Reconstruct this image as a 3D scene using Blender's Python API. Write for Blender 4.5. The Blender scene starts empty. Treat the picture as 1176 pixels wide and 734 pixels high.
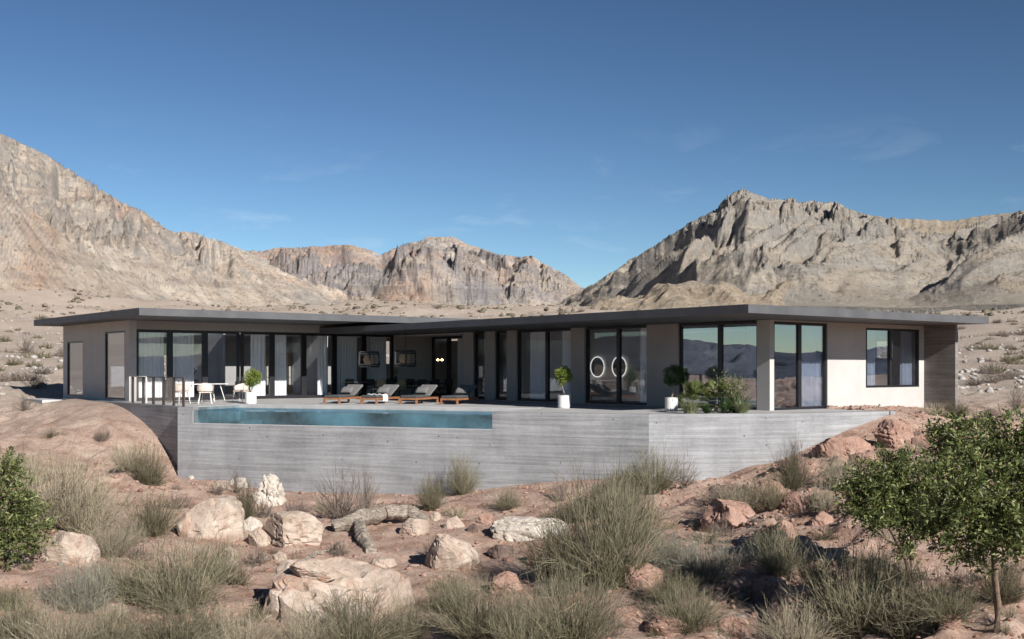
import bpy, bmesh, math, random
import numpy as np
from mathutils import Vector, Matrix
rad = math.radians
random.seed(7)
SC = bpy.context.scene
COL = SC.collection
# ------------------------------------------------------------------ camera
F, CX, HZ, EYE = 1290.0, 588.0, 422.0, 1.4          # focal length, centre and horizon of the photograph (pixels), eye height over the terrace
cam = bpy.data.objects.new('camera', bpy.data.cameras.new('camera'))
COL.objects.link(cam)
cam.location = (0, 0, EYE); cam.rotation_euler = (rad(90), 0, 0)
cam.data.sensor_width = 36.0; cam.data.lens = 36.0*F/1176.0
cam.data.shift_y = (HZ-367.0)/1176.0
cam.data.clip_start = 0.3; cam.data.clip_end = 12000
SC.camera = cam
# ------------------------------------------------------------------ light
YAW = math.atan2(0.6195, 0.785)                     # heading of the house
U2 = (math.cos(YAW), math.sin(YAW)); U1 = (-U2[1], U2[0])
SUN_EL = 27.5
DEL = rad(-4.0)
tx = U1[0]*math.cos(DEL) - U2[0]*math.sin(DEL); ty = U1[1]*math.cos(DEL) - U2[1]*math.sin(DEL)   # way the light travels
sd = Vector((-tx*math.cos(rad(SUN_EL)), -ty*math.cos(rad(SUN_EL)), math.sin(rad(SUN_EL))))        # towards the sun
sun = bpy.data.objects.new('sun', bpy.data.lights.new('sun', 'SUN')); COL.objects.link(sun)
sun.data.energy = 5.0; sun.data.angle = rad(0.5); sun.data.color = (1.0, 0.955, 0.90)
sun.rotation_euler = sd.to_track_quat('Z', 'Y').to_euler()
world = bpy.data.worlds.new('World'); SC.world = world; world.use_nodes = True
nt = world.node_tree; nt.nodes.clear()
wo = nt.nodes.new('ShaderNodeOutputWorld'); bg = nt.nodes.new('ShaderNodeBackground')
sky = nt.nodes.new('ShaderNodeTexSky'); sky.sky_type = 'NISHITA'; sky.sun_disc = False
sky.sun_elevation = rad(SUN_EL); sky.sun_rotation = math.atan2(sd.x, sd.y)
sky.altitude = 1200; sky.air_density = 0.85; sky.dust_density = 0.1; sky.ozone_density = 3.0
bg.inputs['Strength'].default_value = 0.054
tc = nt.nodes.new('ShaderNodeTexCoord')
# thin wisps of cirrus in the sky itself
mp = nt.nodes.new('ShaderNodeMapping'); mp.inputs['Scale'].default_value = (5.0, 5.0, 15.0); mp.inputs['Rotation'].default_value = (0, rad(12), 0)
nz = nt.nodes.new('ShaderNodeTexNoise'); nz.inputs['Scale'].default_value = 1.6; nz.inputs['Detail'].default_value = 9; nz.inputs['Roughness'].default_value = 0.6; nz.inputs['Distortion'].default_value = 0.6
cr = nt.nodes.new('ShaderNodeMapRange'); cr.inputs['From Min'].default_value = 0.56; cr.inputs['From Max'].default_value = 0.82
ml = nt.nodes.new('ShaderNodeMath'); ml.operation = 'MULTIPLY'
mix = nt.nodes.new('ShaderNodeMix'); mix.data_type = 'RGBA'
sp = nt.nodes.new('ShaderNodeSeparateXYZ')
bnd = nt.nodes.new('ShaderNodeMapRange'); bnd.inputs['From Min'].default_value = 0.22; bnd.inputs['From Max'].default_value = 0.13
ml2 = nt.nodes.new('ShaderNodeMath'); ml2.operation = 'MULTIPLY'; ml2.inputs[1].default_value = 0.26
L = nt.links.new
L(tc.outputs['Generated'], mp.inputs['Vector']); L(mp.outputs['Vector'], nz.inputs['Vector'])
L(nz.outputs['Fac'], cr.inputs['Value']); L(tc.outputs['Generated'], sp.inputs['Vector']); L(sp.outputs['Z'], bnd.inputs['Value'])
L(cr.outputs['Result'], ml.inputs[0]); L(bnd.outputs['Result'], ml.inputs[1]); L(ml.outputs[0], ml2.inputs[0])
gm_ = nt.nodes.new('ShaderNodeGamma'); gm_.inputs['Gamma'].default_value = 1.43
gn = nt.nodes.new('ShaderNodeMix'); gn.data_type = 'RGBA'; gn.blend_type = 'MULTIPLY'; gn.inputs['Factor'].default_value = 1.0; gn.inputs['B'].default_value = (0.61, 0.565, 0.48, 1)
L(sky.outputs['Color'], gm_.inputs['Color']); L(gm_.outputs['Color'], gn.inputs['A'])
L(ml2.outputs[0], mix.inputs['Factor']); L(gn.outputs['Result'], mix.inputs['A']); mix.inputs['B'].default_value = (11, 12, 13.5, 1)
L(mix.outputs['Result'], bg.inputs['Color']); L(bg.outputs['Background'], wo.inputs['Surface'])
SC.view_settings.view_transform = 'Standard'; SC.view_settings.look = 'None'
SC.view_settings.exposure = 0.54; SC.view_settings.gamma = 1.0
SC.render.engine = 'CYCLES'
SC.cycles.max_bounces = 8; SC.cycles.transparent_max_bounces = 24; SC.cycles.diffuse_bounces = 3; SC.cycles.glossy_bounces = 4
SC.cycles.caustics_reflective = False; SC.cycles.caustics_refractive = False

# ------------------------------------------------------------------ helpers
def tag(o, label=None, cat=None, group=None, kind=None):
    if label: o['label'] = label
    if cat: o['category'] = cat
    if group: o['group'] = group
    if kind: o['kind'] = kind
    return o
def empty(name, loc=(0, 0, 0), rz=0.0, label=None, cat=None, group=None):
    o = bpy.data.objects.new(name, None); COL.objects.link(o)
    o.location = loc; o.rotation_euler = (0, 0, rz); o.empty_display_size = 0.3
    return tag(o, label, cat, group)
def np_mesh(name, V, Fc, mat, smooth=False, parent=None):
    me = bpy.data.meshes.new(name)
    V = np.asarray(V, dtype=np.float32); Fc = np.asarray(Fc, dtype=np.int32)
    n = Fc.shape[1]
    me.vertices.add(len(V)); me.vertices.foreach_set('co', V.ravel())
    me.loops.add(Fc.size); me.loops.foreach_set('vertex_index', Fc.ravel())
    me.polygons.add(len(Fc)); me.polygons.foreach_set('loop_start', np.arange(0, Fc.size, n, dtype=np.int32))
    me.polygons.foreach_set('loop_total', np.full(len(Fc), n, dtype=np.int32))
    me.update(calc_edges=True)
    if smooth: me.polygons.foreach_set('use_smooth', np.ones(len(Fc), dtype=bool))
    me.materials.append(mat)
    o = bpy.data.objects.new(name, me); COL.objects.link(o)
    if parent: o.parent = parent
    return o
class MB:
    def __init__(s): s.v = []; s.f = []
    def box(s, x0, x1, y0, y1, z0, z1, M=None):
        n = len(s.v)
        P = [Vector(p) for p in ((x0,y0,z0),(x1,y0,z0),(x1,y1,z0),(x0,y1,z0),(x0,y0,z1),(x1,y0,z1),(x1,y1,z1),(x0,y1,z1))]
        if M is not None: P = [M @ p for p in P]
        s.v += [tuple(p) for p in P]
        s.f += [(n,n+3,n+2,n+1),(n+4,n+5,n+6,n+7),(n,n+1,n+5,n+4),(n+1,n+2,n+6,n+5),(n+2,n+3,n+7,n+6),(n+3,n,n+4,n+7)]
        return s
    def prism(s, poly, z0, z1):
        n = len(s.v); k = len(poly)
        s.v += [(p[0],p[1],z0) for p in poly] + [(p[0],p[1],z1) for p in poly]
        s.f += [tuple(range(n+k-1, n-1, -1)), tuple(range(n+k, n+2*k))]
        for i in range(k): s.f.append((n+i, n+(i+1)%k, n+k+(i+1)%k, n+k+i))
        return s
    def tube(s, pts, rads, k=8, cap=True):
        n0 = len(s.v); pts = [Vector(p) for p in pts]
        for i, p in enumerate(pts):
            d = (pts[min(i+1,len(pts)-1)] - pts[max(i-1,0)]).normalized()
            a = d.cross(Vector((0,0,1)))
            if a.length < 1e-3: a = d.cross(Vector((0,1,0)))
            a.normalize(); b = d.cross(a)
            for j in range(k):
                t = 2*math.pi*j/k
                s.v.append(tuple(p + (a*math.cos(t) + b*math.sin(t))*rads[i]))
        for i in range(len(pts)-1):
            for j in range(k):
                a0 = n0+i*k+j; a1 = n0+i*k+(j+1)%k
                s.f.append((a0, a0+k, a1+k, a1))
        if cap:
            s.f.append(tuple(n0+j for j in range(k))); s.f.append(tuple(n0+(len(pts)-1)*k+j for j in range(k-1,-1,-1)))
        return s
    def lathe(s, prof, k=24, c=(0,0)):
        n0 = len(s.v)
        for r, z in prof:
            for j in range(k):
                t = 2*math.pi*j/k; s.v.append((c[0]+r*math.cos(t), c[1]+r*math.sin(t), z))
        for i in range(len(prof)-1):
            for j in range(k):
                a0 = n0+i*k+j; a1 = n0+i*k+(j+1)%k
                s.f.append((a0, a1, a1+k, a0+k))
        s.f.append(tuple(n0+j for j in range(k-1,-1,-1))); m = n0+(len(prof)-1)*k; s.f.append(tuple(m+j for j in range(k)))
        return s
    def quad(s, a, b, c, d):
        n = len(s.v); s.v += [tuple(a),tuple(b),tuple(c),tuple(d)]; s.f.append((n,n+1,n+2,n+3)); return s
    def build(s, name, mat, parent=None, bevel=0.0, smooth=False, loc=None, rz=None):
        me = bpy.data.meshes.new(name); me.from_pydata(s.v, [], s.f); me.update()
        me.materials.append(mat)
        if smooth:
            me.polygons.foreach_set('use_smooth', [True]*len(me.polygons))
        o = bpy.data.objects.new(name, me); COL.objects.link(o)
        if parent: o.parent = parent
        if loc: o.location = loc
        if rz is not None: o.rotation_euler = (0,0,rz)
        if bevel:
            m = o.modifiers.new('bevel', 'BEVEL'); m.width = bevel; m.segments = 2; m.limit_method = 'ANGLE'
        return o
def copy_tree(o, parent=None):
    c = o.copy(); COL.objects.link(c)
    if parent is not None: c.parent = parent
    for ch in list(o.children): copy_tree(ch, c)
    return c

# ------------------------------------------------------------------ materials
def mat(name):
    m = bpy.data.materials.new(name); m.use_nodes = True
    n = m.node_tree; b = n.nodes['Principled BSDF']; return m, n, b
def node(n, t, **k):
    x = n.nodes.new(t)
    for a, v in k.items():
        if a[0] == '_': setattr(x, a[1:], v)
        else:
            x.inputs[a.replace('__', ' ')].default_value = v
    return x
def ramp(n, stops, interp='LINEAR'):
    r = n.nodes.new('ShaderNodeValToRGB'); e = r.color_ramp.elements; r.color_ramp.interpolation = interp
    while len(e) < len(stops): e.new(0.5)
    for el, (p, c) in zip(e, stops):
        el.position = p; el.color = (*c, 1) if len(c) == 3 else c
    return r
def noise(n, scale, detail=6, rough=0.6, vec=None, dist=0.0, coord='Object', stretch=None):
    t = n.nodes.new('ShaderNodeTexCoord'); src = t.outputs[coord]
    if stretch:
        m = n.nodes.new('ShaderNodeMapping'); m.inputs['Scale'].default_value = stretch
        n.links.new(src, m.inputs['Vector']); src = m.outputs['Vector']
    x = node(n, 'ShaderNodeTexNoise', Scale=scale, Detail=detail, Roughness=rough, Distortion=dist)
    n.links.new(src, x.inputs['Vector']); return x
def mixc(n, fac, a, b, mode='MIX'):
    m = n.nodes.new('ShaderNodeMix'); m.data_type = 'RGBA'; m.blend_type = mode
    for s, v in (('Factor', fac), ('A', a), ('B', b)):
        if hasattr(v, 'links') or isinstance(v, bpy.types.NodeSocket): n.links.new(v, m.inputs[s])
        elif isinstance(v, (int, float)): m.inputs[s].default_value = v
        else: m.inputs[s].default_value = (*v, 1)
    return m.outputs['Result']
def bump(n, b, h, strength=0.5, dist=0.02, prev=None):
    x = node(n, 'ShaderNodeBump', Strength=strength, Distance=dist); n.links.new(h, x.inputs['Height'])
    if prev: n.links.new(prev, x.inputs['Normal'])
    n.links.new(x.outputs['Normal'], b.inputs['Normal']); return x.outputs['Normal']
def plain(name, col, rough=0.6, metal=0.0, var=0.08, scale=3.0, bm=0.0, bs=40, spec=0.5):
    m, n, b = mat(name)
    x = noise(n, scale, 5)
    lo = tuple(c*(1-var*2) for c in col); hi = tuple(min(1, c*(1+var*1.5)) for c in col)
    r = ramp(n, [(0.3, lo), (0.7, hi)]); n.links.new(x.outputs['Fac'], r.inputs['Fac'])
    n.links.new(r.outputs['Color'], b.inputs['Base Color'])
    b.inputs['Roughness'].default_value = rough; b.inputs['Metallic'].default_value = metal
    b.inputs['Specular IOR Level'].default_value = spec
    if bm:
        y = noise(n, bs, 4); bump(n, b, y.outputs['Fac'], bm, 0.01)
    return m
M = {}
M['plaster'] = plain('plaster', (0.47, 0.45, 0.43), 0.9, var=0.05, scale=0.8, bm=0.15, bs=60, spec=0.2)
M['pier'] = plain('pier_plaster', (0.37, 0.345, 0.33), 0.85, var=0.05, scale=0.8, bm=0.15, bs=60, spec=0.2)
M['fascia'] = plain('fascia', (0.085, 0.087, 0.092), 0.65, var=0.10, scale=1.5, bm=0.1, bs=30)
M['frame'] = plain('window_frame', (0.012, 0.012, 0.015), 0.4, var=0.05)
M['inwall'] = plain('interior_wall', (0.68, 0.67, 0.66), 0.9, var=0.03)
M['infloor'] = plain('interior_floor', (0.36, 0.33, 0.30), 0.45, var=0.1)
M['inceil'] = plain('interior_ceiling', (0.5, 0.5, 0.49), 0.9, var=0.02)
M['dark'] = plain('dark_fabric', (0.035, 0.037, 0.04), 0.9, var=0.1, scale=8)
M['grey_fabric'] = plain('grey_fabric', (0.15, 0.147, 0.143), 0.95, var=0.1, scale=8, bm=0.2, bs=150)
M['pad'] = plain('charcoal_pad', (0.06, 0.065, 0.07), 0.95, var=0.1, scale=8, bm=0.2, bs=150)
M['teak'] = plain('teak', (0.27, 0.12, 0.055), 0.55, var=0.2, scale=9)
M['white'] = plain('white_paint', (0.72, 0.70, 0.67), 0.5, var=0.02)
M['cream'] = plain('cream_upholstery', (0.62, 0.53, 0.46), 0.9, var=0.05)
M['tan'] = plain('tan_wicker', (0.42, 0.30, 0.19), 0.8, var=0.15, scale=20)
M['steel'] = plain('brown_steel', (0.075, 0.052, 0.042), 0.45, var=0.1)
M['pot'] = plain('white_pot', (0.72, 0.70, 0.67), 0.7, var=0.04, scale=6)
M['soil'] = plain('soil', (0.04, 0.03, 0.02), 1.0)
M['gold'] = plain('brass', (0.55, 0.40, 0.16), 0.35, metal=0.9)
M['bark'] = plain('bark', (0.17, 0.12, 0.085), 0.9, var=0.3, scale=14, bm=0.6, bs=50)
M['bark_pale'] = plain('bark_pale', (0.30, 0.235, 0.18), 0.9, var=0.3, scale=14, bm=0.6, bs=50)
M['mirror'] = plain('mirror', (0.10, 0.10, 0.11), 0.06, metal=0.9)
def m_concrete(name, col, board=0.125, contrast=1.0, up='z'):
    m, n, b = mat(name); Lk = n.links.new
    tcn = n.nodes.new('ShaderNodeTexCoord'); s = n.nodes.new('ShaderNodeSeparateXYZ'); Lk(tcn.outputs['Object'], s.inputs[0])
    dv = node(n, 'ShaderNodeMath', _operation='DIVIDE'); Lk(s.outputs['Z'], dv.inputs[0]); dv.inputs[1].default_value = board
    fl = node(n, 'ShaderNodeMath', _operation='FLOOR'); Lk(dv.outputs[0], fl.inputs[0])
    fr = node(n, 'ShaderNodeMath', _operation='FRACT'); Lk(dv.outputs[0], fr.inputs[0])
    ad = node(n, 'ShaderNodeMath', _operation='ADD'); Lk(s.outputs['X'], ad.inputs[0]); Lk(s.outputs['Y'], ad.inputs[1])
    # boards of about 2.6 m, joints offset row by row
    wn = n.nodes.new('ShaderNodeTexWhiteNoise'); wn.noise_dimensions = '1D'; Lk(fl.outputs[0], wn.inputs['W'])
    mu = node(n, 'ShaderNodeMath', _operation='MULTIPLY_ADD'); Lk(wn.outputs['Value'], mu.inputs[0]); mu.inputs[1].default_value = 5.0; Lk(ad.outputs[0], mu.inputs[2])
    d2 = node(n, 'ShaderNodeMath', _operation='DIVIDE'); Lk(mu.outputs[0], d2.inputs[0]); d2.inputs[1].default_value = 2.6
    f2 = node(n, 'ShaderNodeMath', _operation='FLOOR'); Lk(d2.outputs[0], f2.inputs[0])
    cb = n.nodes.new('ShaderNodeCombineXYZ'); Lk(fl.outputs[0], cb.inputs[0]); Lk(f2.outputs[0], cb.inputs[1])
    w2 = n.nodes.new('ShaderNodeTexWhiteNoise'); w2.noise_dimensions = '3D'; Lk(cb.outputs[0], w2.inputs['Vector'])
    streak = noise(n, 1.0, 8, 0.62, stretch=(0.35, 0.35, 11)); blot = noise(n, 0.55, 6, 0.6); fine = noise(n, 7, 7, 0.7, stretch=(1, 1, 2.5))
    a1 = node(n, 'ShaderNodeMath', _operation='MULTIPLY_ADD'); Lk(w2.outputs['Value'], a1.inputs[0]); a1.inputs[1].default_value = 0.15*contrast; Lk(streak.outputs['Fac'], a1.inputs[2])
    a2 = node(n, 'ShaderNodeMath', _operation='MULTIPLY_ADD'); Lk(blot.outputs['Fac'], a2.inputs[0]); a2.inputs[1].default_value = 0.75; Lk(a1.outputs[0], a2.inputs[2])
    a3 = node(n, 'ShaderNodeMath', _operation='MULTIPLY_ADD'); Lk(fine.outputs['Fac'], a3.inputs[0]); a3.inputs[1].default_value = 0.5; Lk(a2.outputs[0], a3.inputs[2])
    lo = tuple(c*0.55 for c in col); hi = tuple(c*1.38 for c in col)
    r = ramp(n, [(0.38, lo), (0.54, col), (0.68, hi)])
    sc = node(n, 'ShaderNodeMath', _operation='DIVIDE'); Lk(a3.outputs[0], sc.inputs[0]); sc.inputs[1].default_value = 2.2; Lk(sc.outputs[0], r.inputs['Fac'])
    # the joint lines, broken up
    drip = noise(n, 1.0, 6, 0.65, stretch=(0.9, 0.9, 0.3)); dr_ = ramp(n, [(0.42, (0.80, 0.80, 0.80)), (0.58, (1.04, 1.04, 1.04))]); Lk(drip.outputs['Fac'], dr_.inputs['Fac'])
    base_c = mixc(n, 0.5, r.outputs['Color'], dr_.outputs['Color'], 'MULTIPLY')
    jl = node(n, 'ShaderNodeMath', _operation='LESS_THAN'); Lk(fr.outputs[0], jl.inputs[0]); jl.inputs[1].default_value = 0.12
    jn = noise(n, 0.8, 4, 0.7, stretch=(0.6, 0.6, 9)); jr = ramp(n, [(0.44, (0, 0, 0)), (0.56, (1, 1, 1))]); Lk(jn.outputs['Fac'], jr.inputs['Fac'])
    jm = node(n, 'ShaderNodeMath', _operation='MULTIPLY'); Lk(jl.outputs[0], jm.inputs[0]); Lk(jr.outputs['Color'], jm.inputs[1])
    jf = node(n, 'ShaderNodeMath', _operation='MULTIPLY'); Lk(jm.outputs[0], jf.inputs[0]); jf.inputs[1].default_value = 0.5*contrast
    c1 = mixc(n, jf.outputs[0], base_c, tuple(c*0.38 for c in col))
    # bug holes
    vo = n.nodes.new('ShaderNodeTexVoronoi'); vo.inputs['Scale'].default_value = 2.1; Lk(tcn.outputs['Object'], vo.inputs['Vector'])
    hl = node(n, 'ShaderNodeMath', _operation='LESS_THAN'); Lk(vo.outputs['Distance'], hl.inputs[0]); hl.inputs[1].default_value = 0.06
    hf = node(n, 'ShaderNodeMath', _operation='MULTIPLY'); Lk(hl.outputs[0], hf.inputs[0]); hf.inputs[1].default_value = 0.75
    c2 = mixc(n, hf.outputs[0], c1, (0.05, 0.05, 0.05))
    Lk(c2, b.inputs['Base Color']); b.inputs['Roughness'].default_value = 0.85; b.inputs['Specular IOR Level'].default_value = 0.3
    p = bump(n, b, streak.outputs['Fac'], 0.35, 0.02); p = bump(n, b, w2.outputs['Value'], 0.3, 0.006, p); bump(n, b, jm.outputs[0], -0.5, 0.01, p)
    return m
M['concrete'] = m_concrete('board_concrete', (0.275, 0.278, 0.285), contrast=0.85)
M['concrete_dark'] = m_concrete('dark_board_concrete', (0.20, 0.185, 0.175), contrast=0.9)
M['deck'] = plain('deck_concrete', (0.42, 0.41, 0.40), 0.8, var=0.10, scale=1.2, bm=0.1)
M['coping'] = plain('coping', (0.45, 0.44, 0.44), 0.7, var=0.06, scale=2)

def schlick(n, r0, k=1.0):
    """reflectance by angle, the same from both sides of the sheet"""
    Lk = n.links.new; ge = n.nodes.new('ShaderNodeNewGeometry'); d = node(n, 'ShaderNodeVectorMath', _operation='DOT_PRODUCT'); Lk(ge.outputs['Normal'], d.inputs[0]); Lk(ge.outputs['Incoming'], d.inputs[1])
    a = node(n, 'ShaderNodeMath', _operation='ABSOLUTE'); Lk(d.outputs['Value'], a.inputs[0]); o = node(n, 'ShaderNodeMath', _operation='SUBTRACT', _use_clamp=True); o.inputs[0].default_value = 1.0; Lk(a.outputs[0], o.inputs[1])
    p = node(n, 'ShaderNodeMath', _operation='POWER'); Lk(o.outputs[0], p.inputs[0]); p.inputs[1].default_value = 5.0
    m = node(n, 'ShaderNodeMath', _operation='MULTIPLY_ADD', _use_clamp=True); Lk(p.outputs[0], m.inputs[0]); m.inputs[1].default_value = (1-r0)*k; m.inputs[2].default_value = r0; return m
def m_glass(name, tint=(0.80, 0.84, 0.86), base=0.10, ior=1.6):
    m, n, b = mat(name); n.nodes.remove(b); Lk = n.links.new
    out = n.nodes['Material Output']; tr = n.nodes.new('ShaderNodeBsdfTransparent'); tr.inputs['Color'].default_value = (*tint, 1)
    gl = n.nodes.new('ShaderNodeBsdfGlossy'); gl.inputs['Roughness'].default_value = 0.0; gl.inputs['Color'].default_value = (0.92, 0.95, 1.0, 1)
    ad = schlick(n, base)
    wv = noise(n, 0.7, 2, 0.5); bp = node(n, 'ShaderNodeBump', Strength=0.02, Distance=0.02); Lk(wv.outputs['Fac'], bp.inputs['Height']); Lk(bp.outputs['Normal'], gl.inputs['Normal'])
    mx = n.nodes.new('ShaderNodeMixShader'); Lk(ad.outputs[0], mx.inputs[0]); Lk(tr.outputs[0], mx.inputs[1]); Lk(gl.outputs[0], mx.inputs[2]); Lk(mx.outputs[0], out.inputs['Surface'])
    return m
M['glass'] = m_glass('window_glass', (0.95, 0.96, 0.97), 0.06)
M['glass_coated'] = m_glass('coated_window_glass', (0.80, 0.84, 0.90), 0.30)
M['glass_rail'] = m_glass('railing_glass', (0.97, 0.97, 0.96), 0.02, 1.3)
M['glass_pool'] = m_glass('pool_glass', (0.86, 0.94, 0.95), 0.05, 1.33)
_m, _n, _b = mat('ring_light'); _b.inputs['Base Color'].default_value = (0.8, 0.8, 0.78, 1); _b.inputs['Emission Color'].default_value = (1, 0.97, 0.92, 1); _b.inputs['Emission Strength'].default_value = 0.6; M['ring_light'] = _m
_m, _n, _b = mat('bulb'); _b.inputs['Base Color'].default_value = (0.9, 0.8, 0.6, 1); _b.inputs['Emission Color'].default_value = (1, 0.72, 0.42, 1); _b.inputs['Emission Strength'].default_value = 9; M['bulb'] = _m
def m_curtain():
    m, n, b = mat('sheer_curtain'); Lk = n.links.new; n.nodes.remove(b)
    out = n.nodes['Material Output']; d = n.nodes.new('ShaderNodeBsdfDiffuse'); t = n.nodes.new('ShaderNodeBsdfTranslucent'); a = n.nodes.new('ShaderNodeAddShader')
    d.inputs['Color'].default_value = (0.88, 0.88, 0.89, 1); t.inputs['Color'].default_value = (0.18, 0.18, 0.18, 1)
    Lk(d.outputs[0], a.inputs[0]); Lk(t.outputs[0], a.inputs[1]); Lk(a.outputs[0], out.inputs['Surface']); return m
M['curtain'] = m_curtain()
def m_water():
    m, n, b = mat('pool_water'); n.nodes.remove(b); Lk = n.links.new
    out = n.nodes['Material Output']; tr = n.nodes.new('ShaderNodeBsdfTransparent'); tr.inputs['Color'].default_value = (0.62, 0.80, 0.88, 1)
    gl = n.nodes.new('ShaderNodeBsdfGlossy'); gl.inputs['Roughness'].default_value = 0.03
    fr = schlick(n, 0.02, 0.22)
    wv = noise(n, 2.5, 4, 0.5); bp = node(n, 'ShaderNodeBump', Strength=0.12, Distance=0.05); Lk(wv.outputs['Fac'], bp.inputs['Height']); Lk(bp.outputs['Normal'], gl.inputs['Normal']); hf = fr
    mx = n.nodes.new('ShaderNodeMixShader'); Lk(hf.outputs[0], mx.inputs[0]); Lk(tr.outputs[0], mx.inputs[1]); Lk(gl.outputs[0], mx.inputs[2]); Lk(mx.outputs[0], out.inputs['Surface'])
    return m
M['water'] = m_water()
M['tile'] = plain('pool_tile', (0.20, 0.25, 0.262), 0.5, var=0.45, scale=0.45)

def m_ground():
    m, n, b = mat('desert_soil'); Lk = n.links.new
    big = noise(n, 0.12, 6, 0.6); mid = noise(n, 1.1, 8, 0.65); fine = noise(n, 14, 9, 0.72); gr = noise(n, 70, 4, 0.7)
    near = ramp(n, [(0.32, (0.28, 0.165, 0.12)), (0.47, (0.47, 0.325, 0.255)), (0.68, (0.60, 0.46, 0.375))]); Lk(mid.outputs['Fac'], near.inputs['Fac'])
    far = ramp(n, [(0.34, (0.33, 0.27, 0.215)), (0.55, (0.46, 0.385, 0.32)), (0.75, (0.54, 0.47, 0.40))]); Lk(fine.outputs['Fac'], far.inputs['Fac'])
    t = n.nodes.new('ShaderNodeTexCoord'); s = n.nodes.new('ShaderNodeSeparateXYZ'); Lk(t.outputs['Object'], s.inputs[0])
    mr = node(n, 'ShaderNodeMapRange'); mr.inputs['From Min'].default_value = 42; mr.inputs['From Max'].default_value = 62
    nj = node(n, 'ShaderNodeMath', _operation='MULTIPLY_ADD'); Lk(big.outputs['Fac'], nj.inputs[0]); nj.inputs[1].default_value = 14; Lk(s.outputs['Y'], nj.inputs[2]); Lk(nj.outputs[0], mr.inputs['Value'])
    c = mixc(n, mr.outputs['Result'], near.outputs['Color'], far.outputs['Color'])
    fr = ramp(n, [(0.32, (0.52, 0.49, 0.47)), (0.5, (1, 1, 1)), (0.7, (1.2, 1.17, 1.12))]); Lk(fine.outputs['Fac'], fr.inputs['Fac'])
    c = mixc(n, 0.75, c, fr.outputs['Color'], 'MULTIPLY')
    br = ramp(n, [(0.3, (0.86, 0.84, 0.84)), (0.7, (1.1, 1.1, 1.1))]); Lk(big.outputs['Fac'], br.inputs['Fac']); c = mixc(n, 1.0, c, br.outputs['Color'], 'MULTIPLY')
    Lk(c, b.inputs['Base Color']); b.inputs['Roughness'].default_value = 1.0; b.inputs['Specular IOR Level'].default_value = 0.1
    p = bump(n, b, mid.outputs['Fac'], 0.5, 0.12); p = bump(n, b, fine.outputs['Fac'], 1.0, 0.065, p); bump(n, b, gr.outputs['Fac'], 0.9, 0.015, p)
    return m
M['ground'] = m_ground()
def m_rock(name, c0, c1, c2, patch, pf=0.5, scale=1.0):
    m, n, b = mat(name); Lk = n.links.new
    big = noise(n, 1.6*scale, 6, 0.65, dist=0.4); fine = noise(n, 11*scale, 9, 0.72); st = noise(n, 2.2*scale, 7, 0.7, stretch=(1, 1, 4.5))
    r = ramp(n, [(0.32, c0), (0.5, c1), (0.68, c2)]); Lk(big.outputs['Fac'], r.inputs['Fac'])
    pn = noise(n, 0.9*scale, 5, 0.7, dist=0.8); pr = ramp(n, [(pf, (0, 0, 0)), (pf+0.13, (1, 1, 1))]); Lk(pn.outputs['Fac'], pr.inputs['Fac'])
    c = mixc(n, pr.outputs['Color'], r.outputs['Color'], patch)
    fr = ramp(n, [(0.30, (0.55, 0.53, 0.52)), (0.46, (1, 1, 1)), (0.7, (1.12, 1.12, 1.1))]); Lk(fine.outputs['Fac'], fr.inputs['Fac'])
    c = mixc(n, 0.8, c, fr.outputs['Color'], 'MULTIPLY'); Lk(c, b.inputs['Base Color'])
    b.inputs['Roughness'].default_value = 0.95; b.inputs['Specular IOR Level'].default_value = 0.2
    p = bump(n, b, st.outputs['Fac'], 0.8, 0.10); p = bump(n, b, fine.outputs['Fac'], 0.8, 0.03, p)
    return m
M['rock_pale'] = m_rock('pale_rock', (0.32, 0.245, 0.195), (0.46, 0.37, 0.30), (0.56, 0.475, 0.40), (0.38, 0.235, 0.17), 0.50)
M['rock_white'] = m_rock('white_rock', (0.42, 0.36, 0.30), (0.56, 0.50, 0.43), (0.65, 0.60, 0.53), (0.45, 0.31, 0.23), 0.57)
M['rock_pink'] = m_rock('pink_rock', (0.27, 0.155, 0.12), (0.38, 0.24, 0.185), (0.46, 0.32, 0.26), (0.26, 0.13, 0.10), 0.54)
M['rock_grey'] = m_rock('grey_rock', (0.26, 0.24, 0.22), (0.40, 0.37, 0.34), (0.50, 0.47, 0.43), (0.32, 0.25, 0.20), 0.58)
M['rock_dark'] = m_rock('dark_rock', (0.10, 0.07, 0.06), (0.17, 0.12, 0.10), (0.24, 0.18, 0.15), (0.12, 0.08, 0.07), 0.6)
def m_wood():
    m, n, b = mat('weathered_wood'); Lk = n.links.new
    st = noise(n, 3.0, 8, 0.7, stretch=(1.2, 9, 9)); r = ramp(n, [(0.34, (0.06, 0.045, 0.035)), (0.48, (0.26, 0.215, 0.17)), (0.66, (0.48, 0.42, 0.35))]); Lk(st.outputs['Fac'], r.inputs['Fac'])
    Lk(r.outputs['Color'], b.inputs['Base Color']); b.inputs['Roughness'].default_value = 0.9; bump(n, b, st.outputs['Fac'], 1.0, 0.05); return m
M['wood'] = m_wood()
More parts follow.
